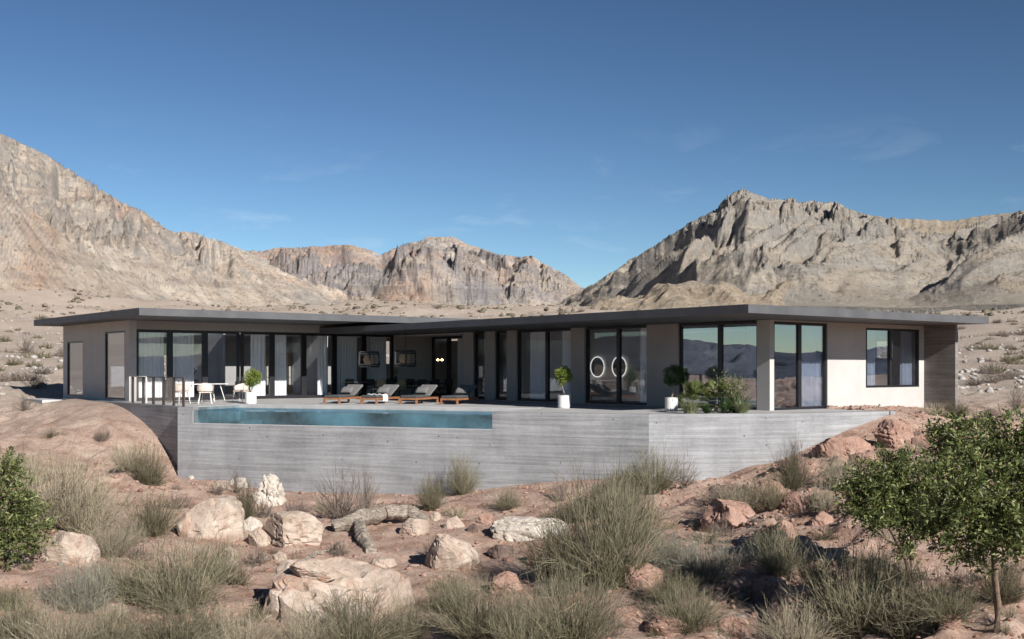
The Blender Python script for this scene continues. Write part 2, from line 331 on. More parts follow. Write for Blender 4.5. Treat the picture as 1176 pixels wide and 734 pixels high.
def m_mountain(name, c_lo, c_mid, c_hi, c_patch, c_grey, sc=1.0, patch=0.58, greyp=0.5, talus=None):
    m, n, b = mat(name); Lk = n.links.new
    big = noise(n, 0.010*sc, 7, 0.62, dist=0.6); mid = noise(n, 0.05*sc, 9, 0.72, dist=0.5, stretch=(1, 0.9, 1.3)); fine = noise(n, 0.28*sc, 10, 0.75); vf = noise(n, 1.3*sc, 6, 0.75)
    r = ramp(n, [(0.30, c_lo), (0.48, c_mid), (0.66, c_hi)]); Lk(mid.outputs['Fac'], r.inputs['Fac'])
    g = noise(n, 0.017*sc, 8, 0.75, dist=1.6, stretch=(1, 0.8, 2.6)); gr = ramp(n, [(greyp, (0, 0, 0)), (greyp+0.12, (1, 1, 1))]); Lk(g.outputs['Fac'], gr.inputs['Fac'])
    c = mixc(n, gr.outputs['Color'], r.outputs['Color'], c_grey)
    pr = ramp(n, [(patch, (0, 0, 0)), (patch+0.10, (1, 1, 1))]); Lk(big.outputs['Fac'], pr.inputs['Fac'])
    pf = node(n, 'ShaderNodeMath', _operation='MULTIPLY'); Lk(pr.outputs['Color'], pf.inputs[0]); pf.inputs[1].default_value = 0.5
    c = mixc(n, pf.outputs[0], c, c_patch); c = mixc(n, 1.0, c, (1.03, 1.0, 0.955), 'MULTIPLY')
    fr = ramp(n, [(0.33, (0.50, 0.48, 0.47)), (0.47, (1, 1, 1)), (0.68, (1.2, 1.2, 1.18))]); Lk(fine.outputs['Fac'], fr.inputs['Fac'])
    c = mixc(n, 0.9, c, fr.outputs['Color'], 'MULTIPLY')
    tm = n.nodes.new('ShaderNodeTexCoord'); mpp = n.nodes.new('ShaderNodeMapping'); mpp.inputs['Rotation'].default_value = (rad(18), rad(24), 0); mpp.inputs['Scale'].default_value = (0.12, 0.12, 1.6)
    lay = node(n, 'ShaderNodeTexNoise', Scale=0.075*sc, Detail=5, Roughness=0.6, Distortion=0.25); Lk(tm.outputs['Object'], mpp.inputs['Vector']); Lk(mpp.outputs['Vector'], lay.inputs['Vector'])
    lr = ramp(n, [(0.38, (0.80, 0.77, 0.75)), (0.48, (1.08, 1.06, 1.03)), (0.56, (0.98, 0.93, 0.88)), (0.66, (1.2, 1.19, 1.17))]); Lk(lay.outputs['Fac'], lr.inputs['Fac']); c = mixc(n, 0.8, c, lr.outputs['Color'], 'MULTIPLY')
    # steep faces are bare grey rock, gentle ones sandy talus
    ge = n.nodes.new('ShaderNodeNewGeometry'); s = n.nodes.new('ShaderNodeSeparateXYZ'); Lk(ge.outputs['True Normal'], s.inputs[0])
    sr = node(n, 'ShaderNodeMapRange'); sr.inputs['From Min'].default_value = 0.80; sr.inputs['From Max'].default_value = 0.95; Lk(s.outputs['Z'], sr.inputs['Value'])
    sf = node(n, 'ShaderNodeMath', _operation='MULTIPLY'); Lk(sr.outputs['Result'], sf.inputs[0]); sf.inputs[1].default_value = 0.7
    c = mixc(n, sf.outputs[0], c, talus or c_hi)
    sr2 = node(n, 'ShaderNodeMapRange'); sr2.inputs['From Min'].default_value = 0.62; sr2.inputs['From Max'].default_value = 0.40; Lk(s.outputs['Z'], sr2.inputs['Value'])
    sf2 = node(n, 'ShaderNodeMath', _operation='MULTIPLY'); Lk(sr2.outputs['Result'], sf2.inputs[0]); sf2.inputs[1].default_value = 0.6
    c = mixc(n, sf2.outputs[0], c, tuple(x*0.75 for x in c_grey))
    # scattered scrub
    vo = n.nodes.new('ShaderNodeTexVoronoi'); vo.inputs['Scale'].default_value = 0.30*sc; t = n.nodes.new('ShaderNodeTexCoord'); Lk(t.outputs['Object'], vo.inputs['Vector'])
    lt = node(n, 'ShaderNodeMath', _operation='LESS_THAN'); Lk(vo.outputs['Distance'], lt.inputs[0]); lt.inputs[1].default_value = 0.17
    lf = node(n, 'ShaderNodeMath', _operation='MULTIPLY'); Lk(lt.outputs[0], lf.inputs[0]); lf.inputs[1].default_value = 0.5
    c = mixc(n, lf.outputs[0], c, (0.12, 0.11, 0.075))
    Lk(c, b.inputs['Base Color']); b.inputs['Roughness'].default_value = 1.0; b.inputs['Specular IOR Level'].default_value = 0.05
    p = bump(n, b, mid.outputs['Fac'], 1.0, 9.0/sc); p = bump(n, b, fine.outputs['Fac'], 1.0, 2.6/sc, p); bump(n, b, vf.outputs['Fac'], 0.7, 0.7/sc, p)
    return m
def m_leaf(name, a, bb, c, trans=0.3, rough=0.5):
    m, n, b = mat(name); Lk = n.links.new
    ge = n.nodes.new('ShaderNodeNewGeometry'); r = ramp(n, [(0.0, a), (0.5, bb), (1.0, c)]); Lk(ge.outputs['Random Per Island'], r.inputs['Fac'])
    Lk(r.outputs['Color'], b.inputs['Base Color']); b.inputs['Roughness'].default_value = rough; b.inputs['Specular IOR Level'].default_value = 0.35
    if trans:
        t = n.nodes.new('ShaderNodeBsdfTranslucent'); Lk(r.outputs['Color'], t.inputs['Color']); mx = n.nodes.new('ShaderNodeMixShader'); mx.inputs[0].default_value = trans
        Lk(b.outputs[0], mx.inputs[1]); Lk(t.outputs[0], mx.inputs[2]); Lk(mx.outputs[0], n.nodes['Material Output'].inputs['Surface'])
    return m
M['leaf'] = m_leaf('olive_leaf', (0.05, 0.068, 0.025), (0.12, 0.15, 0.05), (0.31, 0.33, 0.13), 0.3, 0.45)
M['leaf_lime'] = m_leaf('lime_leaf', (0.12, 0.17, 0.03), (0.20, 0.26, 0.05), (0.30, 0.36, 0.09))
M['leaf_dark'] = m_leaf('dark_leaf', (0.03, 0.06, 0.02), (0.05, 0.10, 0.03), (0.09, 0.15, 0.05))
M['stem_green'] = m_leaf('green_stems', (0.085, 0.075, 0.045), (0.215, 0.20, 0.125), (0.43, 0.38, 0.255), 0.1, 0.8)
M['stem_straw'] = m_leaf('straw_stems', (0.15, 0.125, 0.085), (0.34, 0.30, 0.205), (0.54, 0.47, 0.345), 0.1, 0.8)
M['stem_dark'] = m_leaf('dark_stems', (0.07, 0.06, 0.04), (0.15, 0.135, 0.08), (0.30, 0.26, 0.16), 0.1, 0.8)
M['stem_blue'] = m_leaf('blue_stems', (0.15, 0.145, 0.11), (0.235, 0.225, 0.175), (0.34, 0.325, 0.26), 0.1, 0.8)
M['twig'] = m_leaf('bare_twigs', (0.10, 0.08, 0.065), (0.18, 0.145, 0.12), (0.28, 0.23, 0.19), 0.0, 0.9)
M['grass_blue'] = m_leaf('pale_grass', (0.16, 0.19, 0.10), (0.26, 0.29, 0.15), (0.38, 0.40, 0.24), 0.2, 0.7)

# ------------------------------------------------------------------ noise in numpy
_rng = np.random.RandomState(11); _perm = _rng.permutation(256); _perm = np.concatenate([_perm, _perm, _perm])
_ga = np.linspace(0, 2*np.pi, 256, endpoint=False); _gx = np.cos(_ga); _gy = np.sin(_ga)
def perlin(x, y, seed=0):
    x = x + seed*17.31; y = y - seed*9.77
    xi = np.floor(x).astype(np.int64); yi = np.floor(y).astype(np.int64); xf = x-xi; yf = y-yi; xi &= 255; yi &= 255
    u = xf*xf*xf*(xf*(xf*6-15)+10); v = yf*yf*yf*(yf*(yf*6-15)+10)
    def g(a, b, dx, dy):
        h = _perm[_perm[(xi+a) & 255]+((yi+b) & 255)]; return _gx[h]*dx + _gy[h]*dy
    n00 = g(0,0,xf,yf); n10 = g(1,0,xf-1,yf); n01 = g(0,1,xf,yf-1); n11 = g(1,1,xf-1,yf-1)
    return ((n00*(1-u)+n10*u)*(1-v) + (n01*(1-u)+n11*u)*v)*1.5
def fbm(x, y, o=5, seed=0, gain=0.5):
    s = 0; a = 1.0; t = 0
    for i in range(o):
        s = s + a*perlin(x*2**i, y*2**i, seed+i); t += a; a *= gain
    return s/t
def ridged(x, y, o=6, seed=0, gain=0.55, lac=2.05):
    s = 0; a = 1.0; t = 0; w = 1.0
    for i in range(o):
        r = 1-np.abs(perlin(x*lac**i, y*lac**i, seed+i))*1.6; r = np.clip(r, 0, 1)**2
        s = s + a*r*w; t += a; a *= gain; w = np.clip(r*1.6, 0, 1)
    return s/t
def eroded(x, y, o=7, seed=0, gain=0.5):
    s = 0; a = 1.0; t = 0; dx = 0; dy = 0; e = 0.02; c, sn = 0.8, 0.6
    for i in range(o):
        n = perlin(x, y, seed+i); nx = (perlin(x+e, y, seed+i)-n)/e; ny = (perlin(x, y+e, seed+i)-n)/e
        n = 0.45-np.abs(n)*1.3 if i < 3 else n                      # sharp ridges at the large scales
        sg = 1.0
        dx = dx+nx*0.9**i; dy = dy+ny*0.9**i
        s = s+a*n/(1+0.8*(dx*dx+dy*dy)); t += a; a *= gain
        x, y = (c*x-sn*y)*2.03, (sn*x+c*y)*2.03
    return s/t*1.8
def sm(x, a, b):
    t = np.clip((x-a)/(b-a), 0, 1); return t*t*(3-2*t)

# ------------------------------------------------------------------ ground
def P3(x, y, Y): return ((x-CX)/F*Y, Y, EYE-(y-HZ)/F*Y)
WALLPX = None
KX, KY = 8.34, 36.34
def Wd(a, b): return (KX+a*U2[0]+b*U1[0], KY+a*U2[1]+b*U1[1])
def AB(X, Y):
    dx = X-KX; dy = Y-KY; return dx*U2[0]+dy*U2[1], dx*U1[0]+dy*U1[1]
RW = [(-13.81, 14.95), (-5.05, 0.46), (-1.06, -1.88), (2.86, -2.72)]        # retaining wall line in house axes (a, b)
def wall_hit(x, off=0.12):
    s = (x-CX)/F; best = None
    segs = [((-13.6, 22.9), RW[0])] + [(RW[i], RW[i+1]) for i in range(3)]
    for p, q in segs:
        P = Wd(*p); Q = Wd(*q); dx = Q[0]-P[0]; dy = Q[1]-P[1]; den = dx-s*dy
        t = (s*P[1]-P[0])/den
        if -0.001 <= t <= 1.001:
            Y = P[1]+t*dy
            if best is None or Y < best: best = Y
    return best-off
ctrl = []
for x, y in [(204,549),(243,552),(300,562),(360,566),(420,567),(500,568),(560,562),(600,557),(650,553),(700,551),(745,553),(780,553),(800,553),(835,547),(866,535),(886,533),(915,522),(943,509),(975,495),(1008,483),(1026,477)]:
    ctrl.append(P3(x, y, wall_hit(x)))
for x, y in [(125,463.5),(138,469),(152,479),(166,492),(180,511),(192,531)]:
    ctrl.append(P3(x, y, wall_hit(x, 0.3)))
for x, y, Y in [(1045,471,39.2),(1080,470,41.5),(1110,467,45),(1176,470,44),(1150,480,40),(1060,490,35.5),(1100,500,34),(1176,500,34),(1000,500,34.5),(960,520,32.5),(1176,560,26.5),(1080,560,27),(1000,560,28.5),(940,560,29.5),
                (870,570,29.5),(880,620,24.4),(1000,640,22.6),(1100,640,22.4),(1176,660,20.5),(1050,720,18.0),(1160,734,16.9),(900,734,18.2),
                (800,600,27.6),(700,600,28.9),(760,680,21.0),(650,640,25.4),(600,600,29.2),(560,650,25.0),(680,734,18.3),(500,734,18.6),(500,640,25.8),(430,620,27.3),(420,680,22.3),(350,600,29.2),(320,650,25.0),(300,734,18.6),
                (250,620,27.0),(250,570,33.0),(200,590,29.5),(200,680,21.6),(150,600,28.2),(100,734,17.9),(0,734,17.6),(60,660,21.8),(100,560,31.5),(150,540,34.5),(60,520,37.5),(110,490,41.0),(0,560,31.0),(0,620,25.0),(0,500,42.5),
                (30,470,48.5),(72,460,49.3),(100,461,47.5),(0,470,52.0)]:
    ctrl.append(P3(x, y, Y))
ctrl += [(-24, 60, 0.0), (-10, 60, -0.3), (5, 60, -0.3), (18, 60, -0.1), (28, 60, 0.3), (26, 45, -0.1), (25, 30, -0.9), (-26, 30, -1.6), (-26, 45, -0.6), (-12, 10, -3.3), (0, 10, -3.5), (12, 10, -3.2), (22, 18, -2.2), (-22, 18, -2.6)]
ctrl = np.array(ctrl)
def tps_fit(C, lam=0.02):
    n = len(C); d = np.hypot(C[:,None,0]-C[None,:,0], C[:,None,1]-C[None,:,1]); K = np.where(d > 0, d*d*np.log(d+1e-9), 0)
    K += lam*np.eye(n); Pm = np.c_[np.ones(n), C[:,0], C[:,1]]
    A = np.zeros((n+3, n+3)); A[:n,:n] = K; A[:n,n:] = Pm; A[n:,:n] = Pm.T
    return np.linalg.solve(A, np.r_[C[:,2], 0, 0, 0])
_w = tps_fit(ctrl)
def base_near(X, Y):
    sh = X.shape; x = np.clip(X.ravel(), -26, 28); y = np.clip(Y.ravel(), 10, 60); out = np.zeros(len(x))
    for i in range(len(ctrl)):
        d2 = (x-ctrl[i,0])**2+(y-ctrl[i,1])**2; out += _w[i]*0.5*d2*np.log(d2+1e-12)
    out += _w[-3]+_w[-2]*x+_w[-1]*y
    return out.reshape(sh)
def ground_z(X, Y):
    X = np.atleast_1d(np.asarray(X, float)); Y = np.atleast_1d(np.asarray(Y, float))
    nr = base_near(X, Y)
    R = np.hypot(X, Y)
    far = np.interp(R, [0, 56, 72, 100, 150, 200, 300, 420, 600, 6000], [0, 0.0, 0.9, 2.5, 5.4, 8.6, 15, 23, 27, 27])
    sd_w = sm(Y/(R+1e-6), 0.2, 0.75); far = far*sd_w - 3.2*sm(-Y, -8, 20) - 16*(1-sd_w)*sm(R, 55, 190)
    far = far + fbm(X/60, Y/60, 4, 3)*sm(R, 60, 260)*7.0 + fbm(X/9, Y/9, 4, 5)*sm(R, 48, 80)*0.75
    z = nr + (far-nr)*sm(R, 50, 66)
    k = 1-sm(R, 70, 120)
    bumps = fbm(X/2.6, Y/2.6, 5, 21)*0.20 + (ridged(X/3.2+0.3*Y/3.2, Y/2.0, 5, 31)-0.35)*0.14*sm(fbm(X/9, Y/9, 3, 8), -0.1, 0.25) + fbm(X/0.7, Y/0.7, 3, 41)*0.075*(0.5+sm(fbm(X/4, Y/4, 2, 44), -0.2, 0.3))
    slope = sm(-X, 4, 9)*sm(Y, 26, 32)*(1-sm(Y, 50, 60))
    bumps = bumps+slope*((ridged(X/1.6+Y/9, Y/3.2, 5, 91)-0.4)*0.20+fbm(X/1.1, Y/1.1, 4, 93)*0.10)+(ridged(X/1.3, Y/1.3, 4, 95)-0.4)*0.06
    # rocky broken ledges on the right-hand bank
    led = sm(X, 1.5, 6)*sm(-Y, -41, -37)
    stp = fbm(X/2.2, Y/2.2, 4, 61)
    bumps = bumps + led*(ridged(X/1.9, Y/1.5, 5, 71)-0.4)*0.34 + led*np.where(stp > 0.05, 0.07, 0.0)
    d = dist_wall(X, Y)
    z = z + bumps*k*sm(d, 0.0, 1.6)
    a, b = AB(X, Y)
    inside = (a > -13.55) & (a < 9.0) & (b < 31.4) & in_plot(a, b)
    z = np.where(inside, np.minimum(z, -2.2), z)
    return z
def seg_d(a, b, p, q):
    px, py = p; qx, qy = q; dx = qx-px; dy = qy-py; t = np.clip(((a-px)*dx+(b-py)*dy)/(dx*dx+dy*dy), 0, 1)
    return np.hypot(a-px-t*dx, b-py-t*dy)
def dist_wall(X, Y):
    a, b = AB(X, Y); d = np.full(a.shape, 1e3)
    for p, q in [((-13.6, 31.4), (-13.6, 15))] + [(RW[i], RW[i+1]) for i in range(3)] + [(RW[3], (9.1, -0.05))]:
        d = np.minimum(d, seg_d(a, b, p, q))
    return d
PLOT = [(-13.45, 31.4), (-13.45, 15.05), (-4.97, 0.72), (-0.98, -1.64), (2.72, -2.42), (2.72, 0.12), (8.9, 0.12), (8.9, 31.4)]
def in_plot(a, b):
    c = np.zeros(a.shape, bool); n = len(PLOT)
    for i in range(n):
        x1, y1 = PLOT[i]; x2, y2 = PLOT[(i+1) % n]
        m = ((y1 > b) != (y2 > b)); xx = (x2-x1)*(b-y1)/((y2-y1) if y2 != y1 else 1e-9)+x1
        c ^= m & (a < xx)
    return c
def gz(x, y): return float(ground_z(np.array([x]), np.array([y]))[0])
_Ys = np.concatenate([np.arange(9, 60, 0.05), np.geomspace(60, 600, 500)])
def hit(x, y):
    s = (x-CX)/F; k = (y-HZ)/F
    g = ground_z(s*_Ys, _Ys); ray = EYE-k*_Ys
    i = np.argmax(ray <= g)
    Y = _Ys[i] if (ray <= g).any() else 40.0
    return s*Y, Y, float(g[i])
def grow(a, b, s0, r): 
    o = [a]; s = s0
    while o[-1] < b: s *= r; o.append(o[-1]+s)
    return o
xs = list(np.arange(-24, 26.01, 0.125)); xr = grow(26, 5000, 0.125, 1.055)[1:]; xl = [-(v)-(-2) for v in grow(26, 5000, 0.125, 1.055)[1:]]
xs = np.array(sorted(xl)+xs+xr)
ys = list(np.arange(14, 52.01, 0.125)); yu = grow(52, 5000, 0.125, 1.028)[1:]; yd = [14-(v-14) for v in grow(14, 5000, 0.125, 1.08)[1:]]
ys = np.array(sorted(yd)+ys+yu)
GX, GY = np.meshgrid(xs, ys)
GZ = ground_z(GX, GY)
def gridfaces(nr, nc):
    i = np.arange(nr*nc).reshape(nr, nc); return np.stack([i[:-1,:-1], i[:-1,1:], i[1:,1:], i[1:,:-1]], -1).reshape(-1, 4)
g = np_mesh('ground', np.stack([GX, GY, GZ], -1).reshape(-1, 3), gridfaces(len(ys), len(xs)), M['ground'], True); tag(g, kind='structure')

# ------------------------------------------------------------------ mountains
def mountain(name, m, sky_pts, Yf, Yr, zf, seed, amp, Ls, pw=1.0, ncol=900, nrow=300, lean=0.0, tmax=1.2, s_ext=None, crest_noise=1.0, fine=1.0):
    px = np.array([p[0] for p in sky_pts], float); py = np.array([p[1] for p in sky_pts], float)
    s = np.linspace((px[0]-CX)/F, (px[-1]-CX)/F, ncol); t = np.linspace(0, tmax, nrow)
    S, T = np.meshgrid(s, t)
    crest = np.interp(s, (px-CX)/F, (HZ-py)/F)
    k = np.ones(7)/7; crest_s = np.convolve(np.pad(crest, 3, 'edge'), k, 'valid')
    Yrs = Yr(s*F+CX) if callable(Yr) else np.full(ncol, float(Yr)); Yfs = Yf(s*F+CX) if callable(Yf) else np.full(ncol, float(Yf))
    Y = Yfs[None]+(Yrs-Yfs)[None]*T; X = S*Y
    prof = np.where(T <= 1, np.clip(T, 0, 1)**pw, 1-(T-1)*1.6)
    top = crest_s*Yrs+EYE
    Z = zf+(top[None]-zf)*prof
    wx = X+fbm(X/Ls, Y/Ls, 3, seed+50)*Ls*0.5; wy = Y+fbm(X/Ls+5, Y/Ls, 3, seed+60)*Ls*0.5
    xx = wx*math.cos(lean)+wy*math.sin(lean); yy = (-wx*math.sin(lean)+wy*math.cos(lean))/1.05
    er = eroded(xx/Ls, yy/Ls, 8, seed)
    er2 = eroded(wx/(Ls*0.22), wy/(Ls*0.33), 5, seed+40)
    crag = ridged(wx/(Ls*0.10), wy/(Ls*0.13), 5, seed+19, 0.6); cm = sm(fbm(X/(Ls*0.8), Y/(Ls*0.8), 3, seed+77), -0.15, 0.2)
    env = sm(T, 0.0, 0.16)*(1-0.90*sm(T, 0.35, 0.88))
    rel = np.clip((top[None]-zf)/90.0, 0.15, 1.5)
    dZ = er*amp*env*rel+er2*amp*0.19*(0.25+0.75*env)*rel*sm(T, 0, 0.12)*(1-0.75*sm(T, 0.8, 1.0))+(crag-0.4)*amp*0.10*fine*cm*sm(T, 0.02, 0.2)*rel*(1-0.85*sm(T, 0.85, 1.0))
    Z = Z+dZ
    st = fbm(X/(Ls*2), Y/(Ls*2), 3, seed+33)*16+X*0.08; q = 9.0; zz = (Z+st)/q; fz = zz-np.floor(zz); hard = sm(fbm(X/(Ls*0.9), Y/(Ls*0.9), 3, seed+35), 0.0, 0.25)
    Z = Z+((np.floor(zz)+sm(fz, 0.2, 0.8))*q-st-Z)*0.45*hard*env*(1-0.9*sm(T, 0.8, 0.98))
    for kk, te in ((15, 0.30), (7, 0.35), (5, 0.45)):                 # bring the crest of the relief to its surveyed height
        mx = ((Z-EYE)/Y).max(0); target = crest_s+perlin(s*F/5.0, s*0+3.3, seed)*0.0009+perlin(s*F/14.0, s*0+1.3, seed+2)*0.0013
        ratio = (target*Yrs+EYE-zf)/(mx*Yrs+EYE-zf); ratio = np.clip(ratio, 0.4, 2.2)
        ratio = np.convolve(np.pad(ratio, kk//2, 'edge'), np.ones(kk)/kk, 'valid')
        Z = zf+(Z-zf)*(1+(ratio[None]-1)*sm(T, 0.0, te))
    Z = np.where(T < 0.02, zf-12, Z)
    o = np_mesh(name, np.stack([X, Y, Z], -1).reshape(-1, 3), gridfaces(nrow, ncol), m, False); tag(o, kind='structure'); return o
MM1 = m_mountain('mountain_pale', (0.44, 0.36, 0.30), (0.62, 0.545, 0.475), (0.73, 0.675, 0.605), (0.60, 0.385, 0.28), (0.47, 0.445, 0.43), patch=0.57, greyp=0.54, talus=(0.68, 0.63, 0.56))
MM2 = m_mountain('mountain_banded', (0.40, 0.35, 0.32), (0.55, 0.49, 0.44), (0.68, 0.62, 0.555), (0.60, 0.375, 0.26), (0.42, 0.40, 0.41), sc=0.7, patch=0.49, greyp=0.46, talus=(0.67, 0.61, 0.54))
MM3 = m_mountain('mountain_grey', (0.35, 0.315, 0.27), (0.50, 0.455, 0.40), (0.60, 0.555, 0.49), (0.48, 0.37, 0.27), (0.44, 0.425, 0.405), patch=0.62, greyp=0.45, talus=(0.56, 0.49, 0.40))
MM4 = m_mountain('mountain_tan', (0.33, 0.275, 0.205), (0.43, 0.365, 0.28), (0.49, 0.42, 0.33), (0.40, 0.29, 0.18), (0.34, 0.30, 0.24), patch=0.7, greyp=0.7)
MM5 = m_mountain('mountain_haze_tint', (0.08, 0.105, 0.14), (0.16, 0.185, 0.235), (0.23, 0.25, 0.30), (0.17, 0.18, 0.22), (0.10, 0.125, 0.175), sc=0.25, patch=0.6, greyp=0.5, talus=(0.19, 0.21, 0.265))  # distance haze is put into this blue-grey rock colour
CP = [(200,330),(240,312),(262,300),(280,288.6),(310,287),(355,283),(400,280.4),(420,286),(437,292),(459.6,283),(489.5,273),(519.5,270.7),(542,283),(579,293.5),(609,294),(632,305.5),(654,318.5),(671,331.7),(700,345),(730,352)]
LP = [(-420,60),(-260,75),(-120,110),(-60,128),(0,153),(25.5,165.5),(51,176),(73,191),(92,203),(119,220),(136,230),(162,242),(184,257.5),(201,268),(213,266),(221.5,265),(235,271),(255.5,278),(286,289),(330,310),(380,330),(440,344),(480,350)]
RP = [(630,352),(660,338),(682,326),(712.6,306),(748,284),(791.6,256),(822,240.5),(835.5,225),(853,217),(870,223),(888,228.6),(923,231),(958,232.6),(985,243.5),(1005,252),(1020,258),(1055,266),(1090,270),(1110,262),(1140,250),(1176,242),(1240,236),(1340,225),(1460,240),(1600,280)]
TP = [(930,245),(985,246),(1024,251),(1055,251.4),(1099,253),(1125,249),(1176,243),(1300,240)]
mountain('mountain_range', MM2, CP, 720, 1250, 30, 3, 88, 150, pw=0.82, ncol=800, nrow=280)
mountain('mountain_slope', MM1, LP, lambda x: np.interp(x, [-420, 0, 300, 480], [290, 320, 430, 560]), lambda x: np.interp(x, [-420, 0, 300, 480], [640, 740, 900, 960]), 15, 7, 70, 120, pw=0.88, ncol=1000, nrow=380, lean=0.5)
mountain('mountain_ridge', MM4, TP, 900, 1300, 60, 13, 20, 90, ncol=350, nrow=100)
mountain('mountain_peak', MM3, RP, lambda x: np.interp(x, [630, 800, 1176, 1600], [470, 330, 270, 260]), lambda x: np.interp(x, [630, 850, 1176, 1600], [820, 900, 760, 700]), 15, 23, 72, 135, pw=0.88, ncol=1150, nrow=420, lean=-0.6)
# low tan cones at the foot of the right-hand mountain
def cone(x, y, Yc, r, mt):
    n = 160; gx, gy = np.meshgrid(np.linspace(-1, 1, n), np.linspace(-1, 1, n)); cx, cy, h = P3(x, y, Yc)
    X = cx+gx*r*1.7; Y = cy+gy*r*1.2; d = np.hypot(gx, gy)
    h0 = 15; Z = h0+(h-h0)*(1-d**1.1)+(ridged(X/30, Y/30, 6, int(x))-0.5)*6*(1-d)*2*sm(d, 0, 0.4)
    Z = np.where(d > 0.97, np.minimum(Z, h0-(d-0.97)*60), Z); o = np_mesh('hill', np.stack([X, Y, Z], -1).reshape(-1, 3), gridfaces(n, n), mt, False); tag(o, kind='structure')
MT = m_mountain('hill_tan', (0.31, 0.26, 0.205), (0.42, 0.36, 0.29), (0.49, 0.425, 0.35), (0.27, 0.23, 0.19), (0.36, 0.335, 0.30), sc=2.0, patch=0.66, greyp=0.66)
cone(795, 322, 340, 26, MT); cone(905, 322, 340, 16, MT)
# the ranges behind and beside the viewer, seen only in the glass
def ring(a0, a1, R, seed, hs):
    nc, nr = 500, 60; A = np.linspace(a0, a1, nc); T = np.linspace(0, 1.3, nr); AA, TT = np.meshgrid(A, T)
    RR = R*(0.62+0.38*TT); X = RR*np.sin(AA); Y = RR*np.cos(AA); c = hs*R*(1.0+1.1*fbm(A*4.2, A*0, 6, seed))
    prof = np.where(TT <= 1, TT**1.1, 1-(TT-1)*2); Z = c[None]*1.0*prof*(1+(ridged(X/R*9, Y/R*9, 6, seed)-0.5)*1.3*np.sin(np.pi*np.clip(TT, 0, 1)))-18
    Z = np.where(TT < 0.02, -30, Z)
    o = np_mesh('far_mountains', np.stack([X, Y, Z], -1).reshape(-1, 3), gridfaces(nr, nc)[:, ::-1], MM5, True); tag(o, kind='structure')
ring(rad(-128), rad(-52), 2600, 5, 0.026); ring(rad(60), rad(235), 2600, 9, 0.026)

# ------------------------------------------------------------------ house
house = empty('house', (KX, KY, 0), YAW, 'long single storey house of grey plaster and black framed glass under flat roofs', 'house')
GB = -0.25
def hp(name, m, boxes, parent=house, bevel=0.0):
    mb = MB()
    for b in boxes: mb.box(*b)
    return mb.build(name, m, parent, bevel)
BL = 22.9; AE = 8.95; AL = -12.8; AR = 2.17; BR = 16.22
# roofs
r = hp('roof', M['fascia'], [(-4.02, 4.6, -2.47, 22.7, 2.95, 3.20), (6.6, 9.07, -2.47, 22.7, 2.95, 3.20), (4.6, 6.6, -2.47, 1.5, 2.95, 3.20), (4.6, 6.6, 18.1, 22.7, 2.95, 3.20)]); r['label'] = 'lower flat roof of the right wing with dark fascia'
r = hp('roof', M['fascia'], [(-14.0, 9.3, 18.2, 25.2, 3.35, 3.63), (-14.0, 9.3, 28.2, 32.0, 3.35, 3.63), (-14.0, -12.0, 25.2, 28.2, 3.35, 3.63), (1.8, 9.3, 25.2, 28.2, 3.35, 3.63)]); r['label'] = 'higher flat roof of the left wing with lit grey fascia'
hp('added_skylight', M['glass'], [(4.605, 6.595, 1.505, 18.095, 3.1, 3.12)]); hp('added_skylight', M['glass'], [(-11.995, 1.795, 25.205, 28.195, 3.5, 3.52)])  # unseen roof openings, added to bring more daylight into the rooms
# floors and ceilings
hp('interior_floor', M['infloor'], [(AL+0.12, AR-0.02, BL+0.02, 31.2, -0.2, 0.02), (0.06, AE-0.22, 0.06, 20.0, -0.2, 0.02)])
hp('ceiling', M['inwall'], [(AL+0.26, 8.7, 22.95, 25.2, 3.05, 3.10), (AL+0.26, 8.7, 28.2, 31.2, 3.05, 3.10), (0.26, 4.6, 0.31, 22.9, 2.90, 2.94), (6.6, AE-0.22, 0.31, 22.9, 2.90, 2.94)])
# walls: back walls with openings
def wall_x(a0, a1, b0, b1, z0, z1, holes, m=M['plaster'], name='wall'):       # wall running along a, holes (a0,a1,z0,z1)
    bx = []; cur = a0
    for h in sorted(holes):
        if h[0] > cur: bx.append((cur, h[0], b0, b1, z0, z1))
        if h[2] > z0: bx.append((h[0], h[1], b0, b1, z0, h[2]))
        if h[3] < z1: bx.append((h[0], h[1], b0, b1, h[3], z1))
        cur = h[1]
    if cur < a1: bx.append((cur, a1, b0, b1, z0, z1))
    return hp(name, m, bx)
def wall_y(b0, b1, a0, a1, z0, z1, holes, m=M['plaster'], name='wall'):       # wall running along b, holes (b0,b1,z0,z1)
    bx = []; cur = b0
    for h in sorted(holes):
        if h[0] > cur: bx.append((a0, a1, cur, h[0], z0, z1))
        if h[2] > z0: bx.append((a0, a1, h[0], h[1], z0, h[2]))
        if h[3] < z1: bx.append((a0, a1, h[0], h[1], h[3], z1))
        cur = h[1]
    if cur < b1: bx.append((a0, a1, cur, b1, z0, z1))
    return hp(name, m, bx)
ZB = -1.2
wall_x(AL, 9.1, 31.25, 31.53, ZB, 3.35, [(-9.8, -8.9, 0.9, 2.0), (-8.3, -7.4, 0.9, 2.0), (-2.2, -1.2, 0.3, 2.5), (4.6, 5.3, 1.6, 2.9)])
wall_y(BL+0.003, 31.25, AL, AL+0.25, ZB, 3.347, [(23.15, 25.64, 0.05, 2.93), (28.57, 30.93, 0.08, 2.60)])
# left front: corner pier, lintel, taupe wall in the covered corner
hp('wall', M['plaster'], [(AL, -12.5, 22.65, BL, ZB, 3.345)])
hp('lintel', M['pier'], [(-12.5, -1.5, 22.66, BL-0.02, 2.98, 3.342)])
hp('wall', M['plaster'], [(0.04, AR+0.2, 22.66, BL, -0.2, 3.34)])
